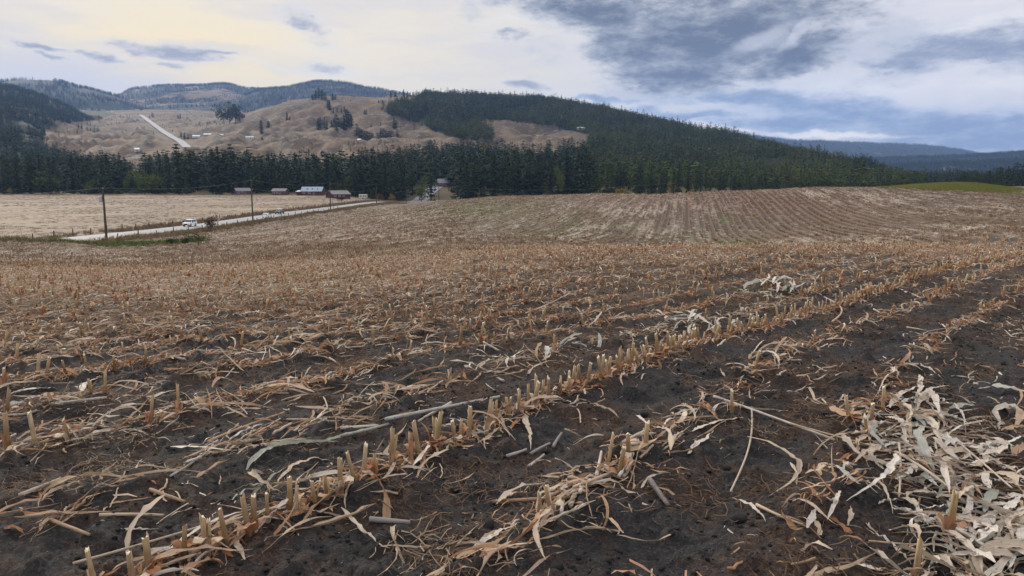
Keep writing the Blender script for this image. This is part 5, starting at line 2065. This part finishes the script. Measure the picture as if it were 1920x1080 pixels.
# loose leaves between the rows
def field_pts(n, ymin, ymax, seed, smin=-.72, smax=.72):
    g2 = np.random.default_rng(seed)
    Y = np.sqrt(g2.uniform(ymin ** 2, ymax ** 2, n))
    X = g2.uniform(smin, smax, n) * Y
    return X, Y, g2


def dens(X, Y):
    """how thick the loose litter lies: heavy at the left and in windrows, thin on the bare strips near the camera"""
    s = X / Y
    u = rowu(X, Y)
    fr = np.abs(u - np.round(u))
    left = sstep(-s, -.12, .30)
    patch = sstep(fbm(X * .9 + 7, Y * .9, 3), .42, .62)
    bare = 1 - .75 * (1 - left) * (1 - sstep(Y, 8, 15))
    wind = np.where(np.round(u) == 1, 1.0, np.where(np.round(u) == -1, .8, .45)) * (1 - sstep(fr, .08, .26))
    strip = np.exp(-(fr / .21) ** 2)
    strip = strip + (1 - strip) * np.maximum(.10, sstep(Y, 9, 20))
    return np.clip(((.18 + .62 * patch) * bare * (.6 + .7 * left) + .3 * sstep(Y, 12, 22)) * strip + .5 * wind * sstep(12 - Y, -6, 4), 0, 1)


loose = []
for nm, var, n, y0, y1, sd0, smn, smx, al, f in (
        ('loose_leaves', MID_TAN, 5200, 2.3, 12, 91, .6, 1.1, .55, 1.0), ('loose_leaves', MID_PALE, 2400, 2.3, 12, 92, .6, 1.05, .6, .75),
        ('loose_leaves', MID_TAN, 30000, 12, 38, 93, .7, 1.25, .6, .9), ('loose_leaves', MID_PALE, 16000, 12, 40, 94, .7, 1.25, .7, 1.0),
        ('loose_leaves', GREYS, 900, 6, 34, 95, .5, .9, .6, .5)):
    X, Y, g2 = field_pts(n, y0, y1, sd0)
    ok = g2.random(n) < dens(X, Y) * f
    lay(nm, X[ok], Y[ok], var, g2, smn, smx, 'dry corn leaves scattered over the field', along=al, tilt=.2)
X, Y, g2 = field_pts(26000, 2.2, 16, 96)
ok = g2.random(len(X)) < .16 + .5 * dens(X, Y)
lay('leaf_chips', X[ok], Y[ok], CHIP, g2, .5, 1.2, 'small pale chips of chopped leaf on the soil', tilt=.3, lift=.003)
X, Y, g2 = field_pts(9000, 2.2, 26, 97)
nz = sstep(fbm(X * .8 + 20, Y * .8, 3), .40, .60)
ok = g2.random(len(X)) < nz * .8 + .1
lay('root_fibres', X[ok], Y[ok], FIBRE, g2, .7, 1.5, 'brown tangles of fine roots and weed stems', tilt=.15, lift=.0)
X, Y, g2 = field_pts(7000, 2.2, 30, 98)
ok = g2.random(len(X)) < dens(X, Y) * .8 + .05
lay('loose_straw', X[ok], Y[ok], STRAW, g2, .7, 1.4, 'thin strands of straw over the soil', tilt=.15, lift=.002)
# broken straight stalk pieces
def stick_geo(seed, L, r, nseg=6, n=6):
    g2 = np.random.default_rng(seed)
    t = np.linspace(-.5, .5, nseg + 1)
    b = g2.normal(0, .06)
    P = np.stack([t * L, b * L * (t ** 2 - .1) * 4 + g2.normal(0, .004, nseg + 1), r * .8 + np.abs(g2.normal(0, .02)) * L * (t + .5)], 1)
    rr = r * (1 + .10 * (np.arange(nseg + 1) % 2)) * np.linspace(1.1, g2.uniform(.55, 1), nseg + 1)
    a = np.arange(n) * 2 * math.pi / n
    V = np.stack([np.repeat(P[:, 0], n), (P[:, 1][:, None] + rr[:, None] * np.cos(a)).ravel(), (P[:, 2][:, None] + rr[:, None] * np.sin(a)).ravel()], 1)
    i = np.arange(nseg)[:, None] * n + np.arange(n)[None, :]
    j = np.arange(nseg)[:, None] * n + (np.arange(n)[None, :] + 1) % n
    F = np.stack([i, j, j + n, i + n], -1).reshape(-1, 4)
    caps = np.array([np.arange(n)[::-1], nseg * n + np.arange(n)])
    uv = np.stack([np.tile(np.linspace(0, 1, n), nseg + 1), np.repeat(t * L * 4, n)], 1)
    return V, F, caps, uv


def sticks(mat, k, L, r, s0):
    g2 = np.random.default_rng(s0)
    out = []
    for i in range(k):
        V, F, caps, uv = stick_geo(s0 + i, g2.uniform(*L), g2.uniform(*r))
        out.append(mesh_np('stick', V, [F, caps], [mat], None, True, uv))
    return out


STICK = sticks(M_TAN, 9, (.05, .30), (.003, .009), 1300) + sticks(M_ORANGE, 4, (.06, .28), (.003, .007), 1370) + sticks(M_PALE, 5, (.08, .30), (.004, .010), 1330)
GSTICK = sticks(M_STALKG, 5, (.06, .2), (.006, .011), 1350)
for nm, var, n, y0, y1, sd0, f, al in (('stalk_pieces', STICK, 4200, 2.3, 12, 111, .55, .7), ('stalk_pieces', STICK, 17000, 12, 36, 112, .7, .8), ('grey_stalk_pieces', GSTICK, 500, 2.4, 14, 113, .8, 1.0)):
    X, Y, g2 = field_pts(n, y0, y1, sd0)
    ok = g2.random(n) < dens(X, Y) * f
    lay(nm, X[ok], Y[ok], var, g2, .7, 1.2, 'broken bits of corn stalk lying about', along=al, tilt=.16, lift=.004)
# clods of soil
CLOD = []
M_CLOD = Mat('soil_clod', .95, .1)
M_CLOD.color(M_CLOD.mix(M_CLOD.step(M_CLOD.noise(30, 5, .65), .35, .7), (.018, .0175, .019), (.050, .046, .046)))
M_CLOD.bump(M_CLOD.noise(60, 4, .6), .7, .01)
for i in range(6):
    bm_ = __import__('bmesh').new()
    __import__('bmesh').ops.create_icosphere(bm_, subdivisions=2, radius=1)
    g2 = np.random.default_rng(600 + i)
    V = np.array([v.co[:] for v in bm_.verts])
    F = np.array([[v.index for v in f.verts] for f in bm_.faces])
    bm_.free()
    V = V * (1 + .9 * (fbm(V[:, 0] * 1.6 + i * 9, V[:, 1] * 1.6 + V[:, 2] * 2.2, 3, .6) - .5))[:, None] * np.array([1, .8 + .2 * g2.random(), .62])
    CLOD.append(mesh_np('clod', V, F, [M_CLOD.m], None, False))
X, Y, g2 = field_pts(70000, 2.1, 14, 99)
ok = g2.random(len(X)) < .25 + .75 * sstep(fbm(X * 1.4 + 3, Y * 1.4, 3), .42, .6)
X, Y = X[ok], Y[ok]
n = len(X)
s = .003 + .012 * g2.random(n) ** 3 + np.where(g2.random(n) < .006, .022, 0)
scatter('soil_clods', np.stack([X, Y, Hd(X, Y) + s * .1], 1), g2.uniform(-.4, 6.0, (n, 3)) * np.array([.1, .1, 1]), s, g2.integers(0, 6, n), CLOD, 'dark crumbly clods of soil', 'soil')

# ---- further out: short stretches of row carrying stubs and husks
FAR_ROW = []
for i in range(7):
    g2 = np.random.default_rng(700 + i)
    parts = []
    for k in range(4):
        h = g2.uniform(.11, .2)
        r = .013
        v = np.array([(r * math.cos(a), r * math.sin(a), z) for z in (0, h) for a in (0, 2.1, 4.2)])
        f = np.array([(0, 1, 4, 3), (1, 2, 5, 4), (2, 0, 3, 5)])
        parts.append(((v, f, v[:, :2] * 10), (-.3 + .2 * k + g2.normal(0, .04), g2.normal(0, .02), 0), (g2.normal(0, .15), g2.normal(0, .15), 0), 1, 0))
    for k in range(9):
        L = leaf_geo(800 + i * 20 + k, g2.uniform(.12, .32), g2.uniform(.010, .022), 4, g2.normal(0, 1), .8, 2, .5)
        parts.append((L, (g2.uniform(-.4, .4), g2.normal(0, .07), g2.uniform(.0, .05)), (g2.normal(0, .5), g2.normal(0, .5), g2.uniform(0, 6.28)), 1, 0))
    FAR_ROW.append(merged('row_stretch', parts, [M_FAR]))
q = row_points(.55, 34, 262, jitter=.05, seed=63)
ok = is_corn(q[:, 0], q[:, 1])
gp = fbm(q[:, 2] * 2.3, q[:, 1] * .09, 3)
ok &= RNG.random(len(q)) < sstep(gp, .30, .5) * np.interp(q[:, 1], [34, 60, 150, 260], [.9, .6, .5, .45])
q = q[ok]
n = len(q)
rot = np.zeros((n, 3))
rot[:, 2] = math.pi / 2 - row_dir(q[:, 1]) + RNG.normal(0, .06, n)
scatter('far_stubble', np.stack([q[:, 0], q[:, 1], Hd(q[:, 0], q[:, 1]) - .01], 1), rot, RNG.uniform(.8, 1.3, n), RNG.integers(0, 7, n), FAR_ROW, 'rows of cut corn stubble over the far field', 'stubble')
print('far rows', n)
FAR_LIT = []
for i in range(6):
    g2 = np.random.default_rng(900 + i)
    parts = []
    for k in range(14):
        L = leaf_geo(1000 + i * 20 + k, g2.uniform(.16, .5), g2.uniform(.014, .030), 4, g2.normal(0, 1), .4, 1.5, .4)
        parts.append((L, (g2.normal(0, .35), g2.normal(0, .16), g2.uniform(0, .04)), (g2.normal(0, .2), g2.normal(0, .2), g2.uniform(0, 6.28)), 1, 0))
    FAR_LIT.append(merged('litter_patch', parts, [M_PALE if i < 4 else M_TAN]))
X, Y, g2 = field_pts(150000, 32, 255, 101)
ok = is_corn(X, Y)
X, Y = X[ok], Y[ok]
Vv = np.stack([X, Y, Hd(X, Y)], 1)
pz = a_pale(Vv)
ok = g2.random(len(X)) < np.clip(pz * 1.3 + .02, 0, 1)
X, Y = X[ok], Y[ok]
lay('far_leaf_litter', X, Y, FAR_LIT, g2, .7, 1.2, 'pale leaf litter lying in streaks over the far field', along=.3, tilt=.08)
print('far litter', len(X))

# ================================================================== LEAVES AND STALKS THAT LIE SINGLY
def on_field(px, py):
    x, y, _ = ground_at(px, py, 60)
    return np.array([x, y, float(Hd(x, y))])


COLS = {'pale': M_PALE, 'tan': M_TAN, 'orange': M_ORANGE, 'greyg': M_GREYG, 'grey': M_STALKG}
HG = np.random.default_rng(4321)


HEAP = ('large pale dry leaf in the heap of leaves at lower right', 'leaves of the pale heap')


def hero_leaf(x0, y0, x1, y1, wpx, col, label, group, lift=.012, bow=None, arch=None, n=22, name='corn_leaf'):
    A, B = on_field(x0, y0), on_field(x1, y1)
    C = (A + B) / 2
    D = B - A
    L = float(np.linalg.norm(D))
    W = wpx * C[1] / FPX * .52
    t = np.linspace(0, 1, n + 1)
    dv = D / L
    sd_ = np.array([-dv[1], dv[0], 0])
    sd_ /= np.linalg.norm(sd_)
    bow = HG.normal(0, .06) if bow is None else bow
    arch = abs(HG.normal(0, .05)) if arch is None else arch
    wob = np.convolve(HG.normal(0, .03, n + 5), np.ones(5) / 5, 'valid') * L
    P = A + D * t[:, None] + sd_ * (bow * L * 4 * t * (1 - t) + wob * np.sin(t * math.pi))[:, None]
    P[:, 2] += max(-.004, float(np.percentile(Hd(P[:, 0], P[:, 1]) - P[:, 2], 80))) + lift - .006 + arch * L * np.sin(t * math.pi) * HG.uniform(.6, 1.4) + np.abs(np.convolve(HG.normal(0, .010, n + 3), np.ones(3) / 3, 'valid'))
    T = np.gradient(P, axis=0)
    T /= np.linalg.norm(T, axis=1)[:, None]
    S = np.cross(np.array([0, 0, 1.0]), T)
    S /= np.linalg.norm(S, axis=1)[:, None] + 1e-9
    U = np.cross(T, S)
    roll = HG.normal(0, .22) + HG.normal(0, .35) * t + np.cumsum(HG.normal(0, .045, n + 1))
    S2 = S * np.cos(roll)[:, None] + U * np.sin(roll)[:, None]
    U2 = -S * np.sin(roll)[:, None] + U * np.cos(roll)[:, None]
    w = W * np.minimum(1, t / .25 + .22) * np.clip((1 - t) * 1.9, .03, 1) ** .85 * (1 + .22 * np.convolve(HG.normal(0, 1, n + 5), np.ones(5) / 5, 'valid'))
    f = HG.uniform(.1, .55) * (.6 + .8 * fbm(t * 3 + W * 999, t * 0, 2))
    r1, r2 = np.array([np.convolve(HG.normal(0, .26, n + 4), np.ones(4) / 4, 'valid') for _ in (0, 1)]) * w
    a = P + S2 * (w * np.cos(f))[:, None] + U2 * (w * np.sin(f) + r1)[:, None]
    b = P - S2 * (w * np.cos(f))[:, None] + U2 * (w * np.sin(f) + r2)[:, None]
    V = np.stack([a, P, b], 1).reshape(-1, 3)
    V -= C
    i = np.arange(n)[:, None] * 3
    F = np.concatenate([i + np.array([[0, 1, 4, 3]]), i + np.array([[1, 2, 5, 4]])])
    uv = np.stack([np.tile([0, .5, 1], n + 1), np.repeat(t * L * 4, 3)], 1)
    o = link(name, mesh_np(name, V, F, [COLS[col]], None, True, uv), None, C)
    if label == HEAP[0]:
        label = {'pale': 'cream pale', 'tan': 'tan brown', 'greyg': 'grey green'}[col] + ' dry leaf ' + ('on the top end' if y0 + y1 < 1640 else ('on the middle' if y0 + y1 < 1930 else 'on the bottom')) + ' of the leaf heap at lower right'
    return tag(o, label, 'corn leaf', group)


def hero_stalk(x0, y0, x1, y1, wpx, col, label, group, lift=.004, rise=0.0):
    A, B = on_field(x0, y0), on_field(x1, y1)
    B[2] += rise
    C = (A + B) / 2
    L = float(np.linalg.norm(B - A))
    r = wpx * C[1] / FPX * .38
    n, ns = 8, max(6, int(L / .04))
    t = np.linspace(0, 1, ns + 1)
    P = A + (B - A) * t[:, None]
    sd_ = np.array([-(B - A)[1], (B - A)[0], 0]) / L
    P += sd_ * (HG.normal(0, .02) * L * np.sin(t * math.pi) + 0 * t)[:, None]
    P[:, 2] += max(0.0, float(np.percentile(Hd(P[:, 0], P[:, 1]) - P[:, 2], 93))) + r * .7 + lift
    k = max(3, int(.14 / (L / ns)))
    rr = r * (1 + .11 * (np.arange(ns + 1) % k == k // 2)) * np.linspace(1.05, .8, ns + 1)
    m_ = MB().tube(P - C, rr, n)
    V = np.concatenate(m_.v)
    quad_ = np.array([f for f in m_.f if len(f) == 4])
    caps = np.array([f for f in m_.f if len(f) == n])
    uv = np.stack([np.tile(np.linspace(0, 1, n), ns + 1), np.repeat(t * L * 4, n)], 1)
    o = link('corn_stalk', mesh_np('corn_stalk', V, [quad_, caps], [COLS[col]], None, True, uv), None, C)
    return tag(o, label, 'corn stalk', group)




def zz(x, y):
    return 1480 + x / 2.843, 700 + y / 2.843


PILE = [(690, 30, 655, 220, 34, 'pale'), (690, 170, 860, 110, 22, 'pale'), (740, 140, 800, 265, 38, 'pale'), (770, 170, 940, 340, 20, 'pale'), (560, 190, 700, 280, 38, 'tan'), (610, 290, 780, 310, 34, 'tan'),
        (680, 240, 860, 330, 44, 'tan'), (560, 300, 440, 330, 28, 'pale'), (440, 385, 470, 310, 48, 'greyg'), (560, 270, 590, 420, 34, 'pale'), (640, 330, 600, 405, 34, 'pale'), (810, 340, 900, 430, 38, 'pale'),
        (890, 370, 1250, 600, 38, 'pale'), (840, 450, 910, 630, 48, 'pale'), (770, 490, 850, 690, 46, 'pale'), (350, 405, 640, 440, 26, 'tan'), (550, 500, 300, 750, 50, 'pale'), (520, 490, 330, 590, 34, 'pale'),
        (330, 590, 280, 660, 28, 'greyg'), (520, 590, 820, 710, 46, 'greyg'), (470, 725, 610, 705, 24, 'pale'), (540, 740, 820, 810, 44, 'pale'), (550, 770, 740, 880, 38, 'pale'), (680, 800, 735, 920, 30, 'pale'),
        (440, 650, 550, 810, 16, 'pale'), (200, 850, 270, 710, 32, 'pale'), (310, 850, 320, 750, 28, 'pale'), (40, 710, 380, 650, 22, 'tan'), (80, 610, 290, 590, 26, 'tan'), (980, 880, 1130, 760, 64, 'pale'),
        (960, 860, 985, 790, 28, 'pale'), (930, 640, 990, 560, 48, 'tan'), (1080, 610, 1250, 660, 30, 'pale'), (1060, 480, 1080, 410, 28, 'pale'), (1100, 420, 1250, 380, 34, 'pale'), (1180, 500, 1250, 440, 44, 'tan'),
        (870, 1010, 1040, 1070, 28, 'pale'), (1060, 1020, 1250, 980, 24, 'greyg'), (1090, 1000, 1200, 900, 30, 'pale'), (1240, 800, 1220, 1000, 34, 'pale'), (1150, 880, 1180, 830, 28, 'tan'),
        (700, 500, 640, 400, 36, 'pale'), (600, 340, 500, 290, 30, 'pale'), (900, 700, 1060, 650, 30, 'tan'), (860, 740, 700, 745, 22, 'tan'), (1000, 450, 1130, 500, 30, 'pale'), (720, 560, 800, 640, 34, 'greyg'),
        (640, 570, 560, 640, 30, 'pale'), (930, 540, 1010, 640, 34, 'pale'), (1130, 540, 1250, 560, 34, 'pale'), (1010, 930, 900, 880, 34, 'pale'), (960, 960, 1080, 880, 30, 'pale'), (1140, 780, 1230, 720, 40, 'pale')]
for x0, y0, x1, y1, w, c in PILE:
    hero_leaf(*zz(x0, y0), *zz(x1, y1), w / 2.843, c, *HEAP, lift=float(HG.uniform(.012, .055)))
# the matted bits under and between the large leaves
nh = 620
hx = np.concatenate([HG.normal(1730, 70, nh // 2), HG.normal(1850, 60, nh // 4), HG.normal(1830, 90, nh - nh // 2 - nh // 4)])
hy = np.concatenate([HG.normal(830, 55, nh // 2), HG.normal(930, 70, nh // 4), HG.normal(1040, 35, nh - nh // 2 - nh // 4)])
hp = np.array([on_field(min(max(a, 1500), 2000), min(max(b, 700), 1120)) for a, b in zip(hx, hy)])
lay('matted_leaves', hp[:, 0], hp[:, 1], MID_PALE + MID_TAN[:5] + BIG_PALE[:3], HG, .35, .8, 'matted dry leaves under the pale heap', tilt=.18, lift=.006)
for i in range(60):
    u = HG.random()
    cx, cy = (1725 + HG.normal(0, 62), 815 + HG.normal(0, 45)) if u < .45 else ((1850 + HG.normal(0, 50), 930 + HG.normal(0, 70)) if u < .8 else (1800 + HG.normal(0, 90), 1030 + HG.normal(0, 30)))
    a = HG.uniform(0, 6.28)
    ln = HG.uniform(22, 62)
    hero_leaf(cx - math.cos(a) * ln, cy - math.sin(a) * ln * .7, cx + math.cos(a) * ln, cy + math.sin(a) * ln * .7, HG.uniform(8, 19), ('pale', 'pale', 'pale', 'tan', 'greyg')[HG.integers(5)], *HEAP, lift=float(HG.uniform(.004, .035)))
for x0, y0, x1, y1, w, c in [(0, 295, 560, 490, 12, 'tan'), (560, 490, 860, 660, 22, 'pale'), (900, 420, 1180, 680, 14, 'pale'), (580, 440, 580, 720, 16, 'pale'), (820, 830, 1060, 1000, 28, 'pale'), (420, 950, 680, 960, 15, 'tan')]:
    hero_stalk(*zz(x0, y0), *zz(x1, y1), w / 2.843, c, 'long bare stalk lying across the pale heap at lower right', 'stalks in the pale heap', lift=.03)

ST = 'stalks lying in the foreground'
for x0, y0, x1, y1, w, c, lb in [
        (1338, 753, 1564, 831, 7, 'pale', 'long pale stalk reaching from the littered row towards the leaf heap'), (1409, 778, 1369, 938, 5, 'pale', 'thin pale stalk lying down the picture left of the leaf heap'),
        (1418, 955, 1511, 1000, 8, 'tan', 'short tan stalk left of the leaf heap near the bottom'), (693, 983, 769, 984, 15, 'grey', 'thick grey weathered stalk chunk beside the main row'),
        (951, 862, 987, 844, 8, 'grey', 'leftmost of the grey stalk pieces right of the main row'), (995, 849, 1031, 833, 8, 'grey', 'upper grey and black stalk piece right of the main row'),
        (991, 873, 1020, 851, 8, 'grey', 'lower grey and black stalk piece right of the main row'), (1037, 842, 1053, 818, 8, 'grey', 'short grey stalk piece standing off right of the others'),
        (924, 938, 1049, 949, 10, 'tan', 'brown stalk lying level below the grey pieces'), (1218, 909, 1253, 951, 14, 'grey', 'split grey stalk below the lone thick stub'),
        (724, 807, 936, 744, 9, 'greyg', 'long grey green stalk lying along the row left of the main row'), (640, 829, 729, 804, 8, 'greyg', 'grey green stalk end left of the long one'),
        (138, 1075, 409, 998, 7, 'pale', 'long pale stalk lying at the lower left'), (409, 998, 560, 950, 7, 'pale', 'pale stalk along the foot of the main row'),
        (391, 833, 533, 778, 7, 'tan', 'tan stalk among the grey green leaves'), (282, 927, 347, 944, 10, 'tan', 'short thick tan stalk left of the main row'), (187, 978, 307, 967, 9, 'tan', 'tan stalk lying level at the lower left'),
        (93, 989, 169, 1013, 10, 'tan', 'short tan stalk near the lower left corner'), (36, 935, 116, 920, 10, 'pale', 'pale stalk near the left edge'), (985, 595, 1060, 560, 3, 'tan', 'thin slanting stalk in the thick middle stubble'),
        (320, 906, 400, 849, 5, 'greyg', 'grey thin stalk left of the grey green leaves'), (1560, 610, 1545, 560, 4, 'tan', 'upright thin stalk in the thin row at right')]:
    hero_stalk(x0, y0, x1, y1, w, c, lb, ST)
# chopped stalk pieces in the line right of the main row
for i in range(34):
    u = HG.random()
    cx, cy = 1052 + 160 * u + HG.normal(0, 10), 955 - 92 * u + HG.normal(0, 9)
    ln = HG.uniform(9, 26)
    a = HG.choice([-.55, -.6, -1.3, .1]) + HG.normal(0, .2)
    hero_stalk(cx - math.cos(a) * ln, cy - math.sin(a) * ln, cx + math.cos(a) * ln, cy + math.sin(a) * ln, HG.uniform(6, 11), ('pale', 'pale', 'tan')[HG.integers(3)],
               'chopped pale stalk piece in the slanting line of husks below the lone stub', 'chopped stalk pieces below the lone stub', lift=float(HG.uniform(.0, .03)))
LV = 'single leaves in the foreground'
for x0, y0, x1, y1, w, c, lb, bw in [
        (1400, 835, 1440, 929, 13, 'pale', 'pale curved leaf arching left of the leaf heap', .28), (1289, 866, 1338, 826, 13, 'pale', 'pale leaf at the left end of the littered row', 0), (1298, 822, 1404, 787, 14, 'pale', 'broad pale leaf along the littered row', .05),
        (1387, 771, 1471, 764, 9, 'pale', 'narrow pale leaf on top of the littered row', 0), (1373, 938, 1435, 991, 8, 'pale', 'narrow leaf at the foot of the thin pale stalk', .1), (1511, 1018, 1529, 982, 14, 'pale', 'short pale leaf tip left of the bare soil', 0),
        (640, 962, 731, 1038, 13, 'pale', 'straight pale leaf lying across the soil below the main row', -.04), (968, 769, 995, 849, 11, 'pale', 'white leaf hanging from the main row', .03), (1133, 835, 1200, 849, 8, 'tan', 'tan curled leaf left of the lone thick stub', .2),
        (853, 1071, 951, 1027, 16, 'tan', 'broad tan leaf at the bottom edge of the middle', 0), (900, 1075, 985, 1040, 18, 'tan', 'second broad tan leaf at the bottom edge', .1), (880, 1050, 975, 1000, 12, 'pale', 'pale leaf above the broad tan ones', 0),
        (998, 1018, 1058, 987, 9, 'orange', 'orange brown leaf below the line of chopped stalks', 0), (930, 950, 1000, 925, 12, 'orange', 'brown curled husk on the level brown stalk', .1), (493, 884, 529, 938, 12, 'pale', 'pale leaf curving up out of the grey green bunch', -.2),
        (462, 884, 556, 842, 13, 'greyg', 'dark grey green leaf left of the main row', .1), (502, 853, 636, 831, 14, 'greyg', 'long grey green leaf pointing to the right', .04), (427, 918, 511, 907, 12, 'greyg', 'pale grey green leaf lying level', 0),
        (470, 930, 560, 860, 8, 'greyg', 'thin grey leaf in the grey green bunch', .06), (430, 940, 540, 890, 7, 'greyg', 'thin grey green leaf under the bunch', 0), (600, 836, 700, 806, 12, 'greyg', 'grey leaf joining the long grey green stalk', 0),
        (155, 733, 200, 707, 13, 'pale', 'white leaf in the littered rows at left', .1), (0, 764, 49, 756, 12, 'greyg', 'green leaf at the left edge', 0), (20, 745, 110, 728, 12, 'pale', 'broad pale leaf near the left edge', 0),
        (520, 905, 620, 860, 10, 'orange', 'orange leaf along the main row', .1), (300, 1072, 480, 960, 9, 'pale', 'long pale leaf at the lower left of the main row', .05), (460, 1060, 470, 980, 10, 'tan', 'tan leaf hanging in front of the main row', .1),
        (1680, 545, 1730, 560, 5, 'pale', 'small pale leaf in the thin row at right', 0), (1090, 760, 1160, 785, 8, 'tan', 'tan leaf right of the main row', .15)]:
    hero_leaf(x0, y0, x1, y1, w, c, lb, LV, bow=bw)
for n_, cx, cy, rx, ry, lb, gr in ((40, 1462, 546, 52, 15, 'grey pale leaf in the grey clump in the right middle', 'leaves of the grey clump'), (26, 1330, 612, 85, 15, 'grey pale leaf of the loose pile above the main row', 'leaves of the loose grey pile')):
    for i in range(n_):
        x, y = cx + HG.normal(0, rx * .5), cy + HG.normal(0, ry * .5)
        a = HG.normal(-.35, .6)
        ln = HG.uniform(8, 24)
        hero_leaf(x - math.cos(a) * ln, y - math.sin(a) * ln * .5, x + math.cos(a) * ln, y + math.sin(a) * ln * .5, HG.uniform(3, 8), ('pale', 'greyg', 'greyg', 'pale')[HG.integers(4)], lb, gr, lift=float(HG.uniform(.01, .12)), n=9)
# lone stubs away from the main row
for px, py, s, lb in [(1208, 868, 1.15, 'lone thick brown stub in the bare soil right of the main row'), (1778, 1012, 1.0, 'thick stub rising out of the pale leaf heap'), (1716, 1085, 1.0, 'stub at the bottom edge below the leaf heap'),
                      (1591, 797, 1.0, 'dark short stub in the soil above the leaf heap'), (1372, 778, 1.0, 'stub at the top of the littered row')]:
    P0 = on_field(px, py)
    t = empty('corn_stub', (P0[0], P0[1], P0[2] - .01), px, s)
    tag(t, lb, 'corn stub')
    link('stalk', STUB[px % 9], t)
    link('leaf_sheath', SHEATH[px % 9], t)
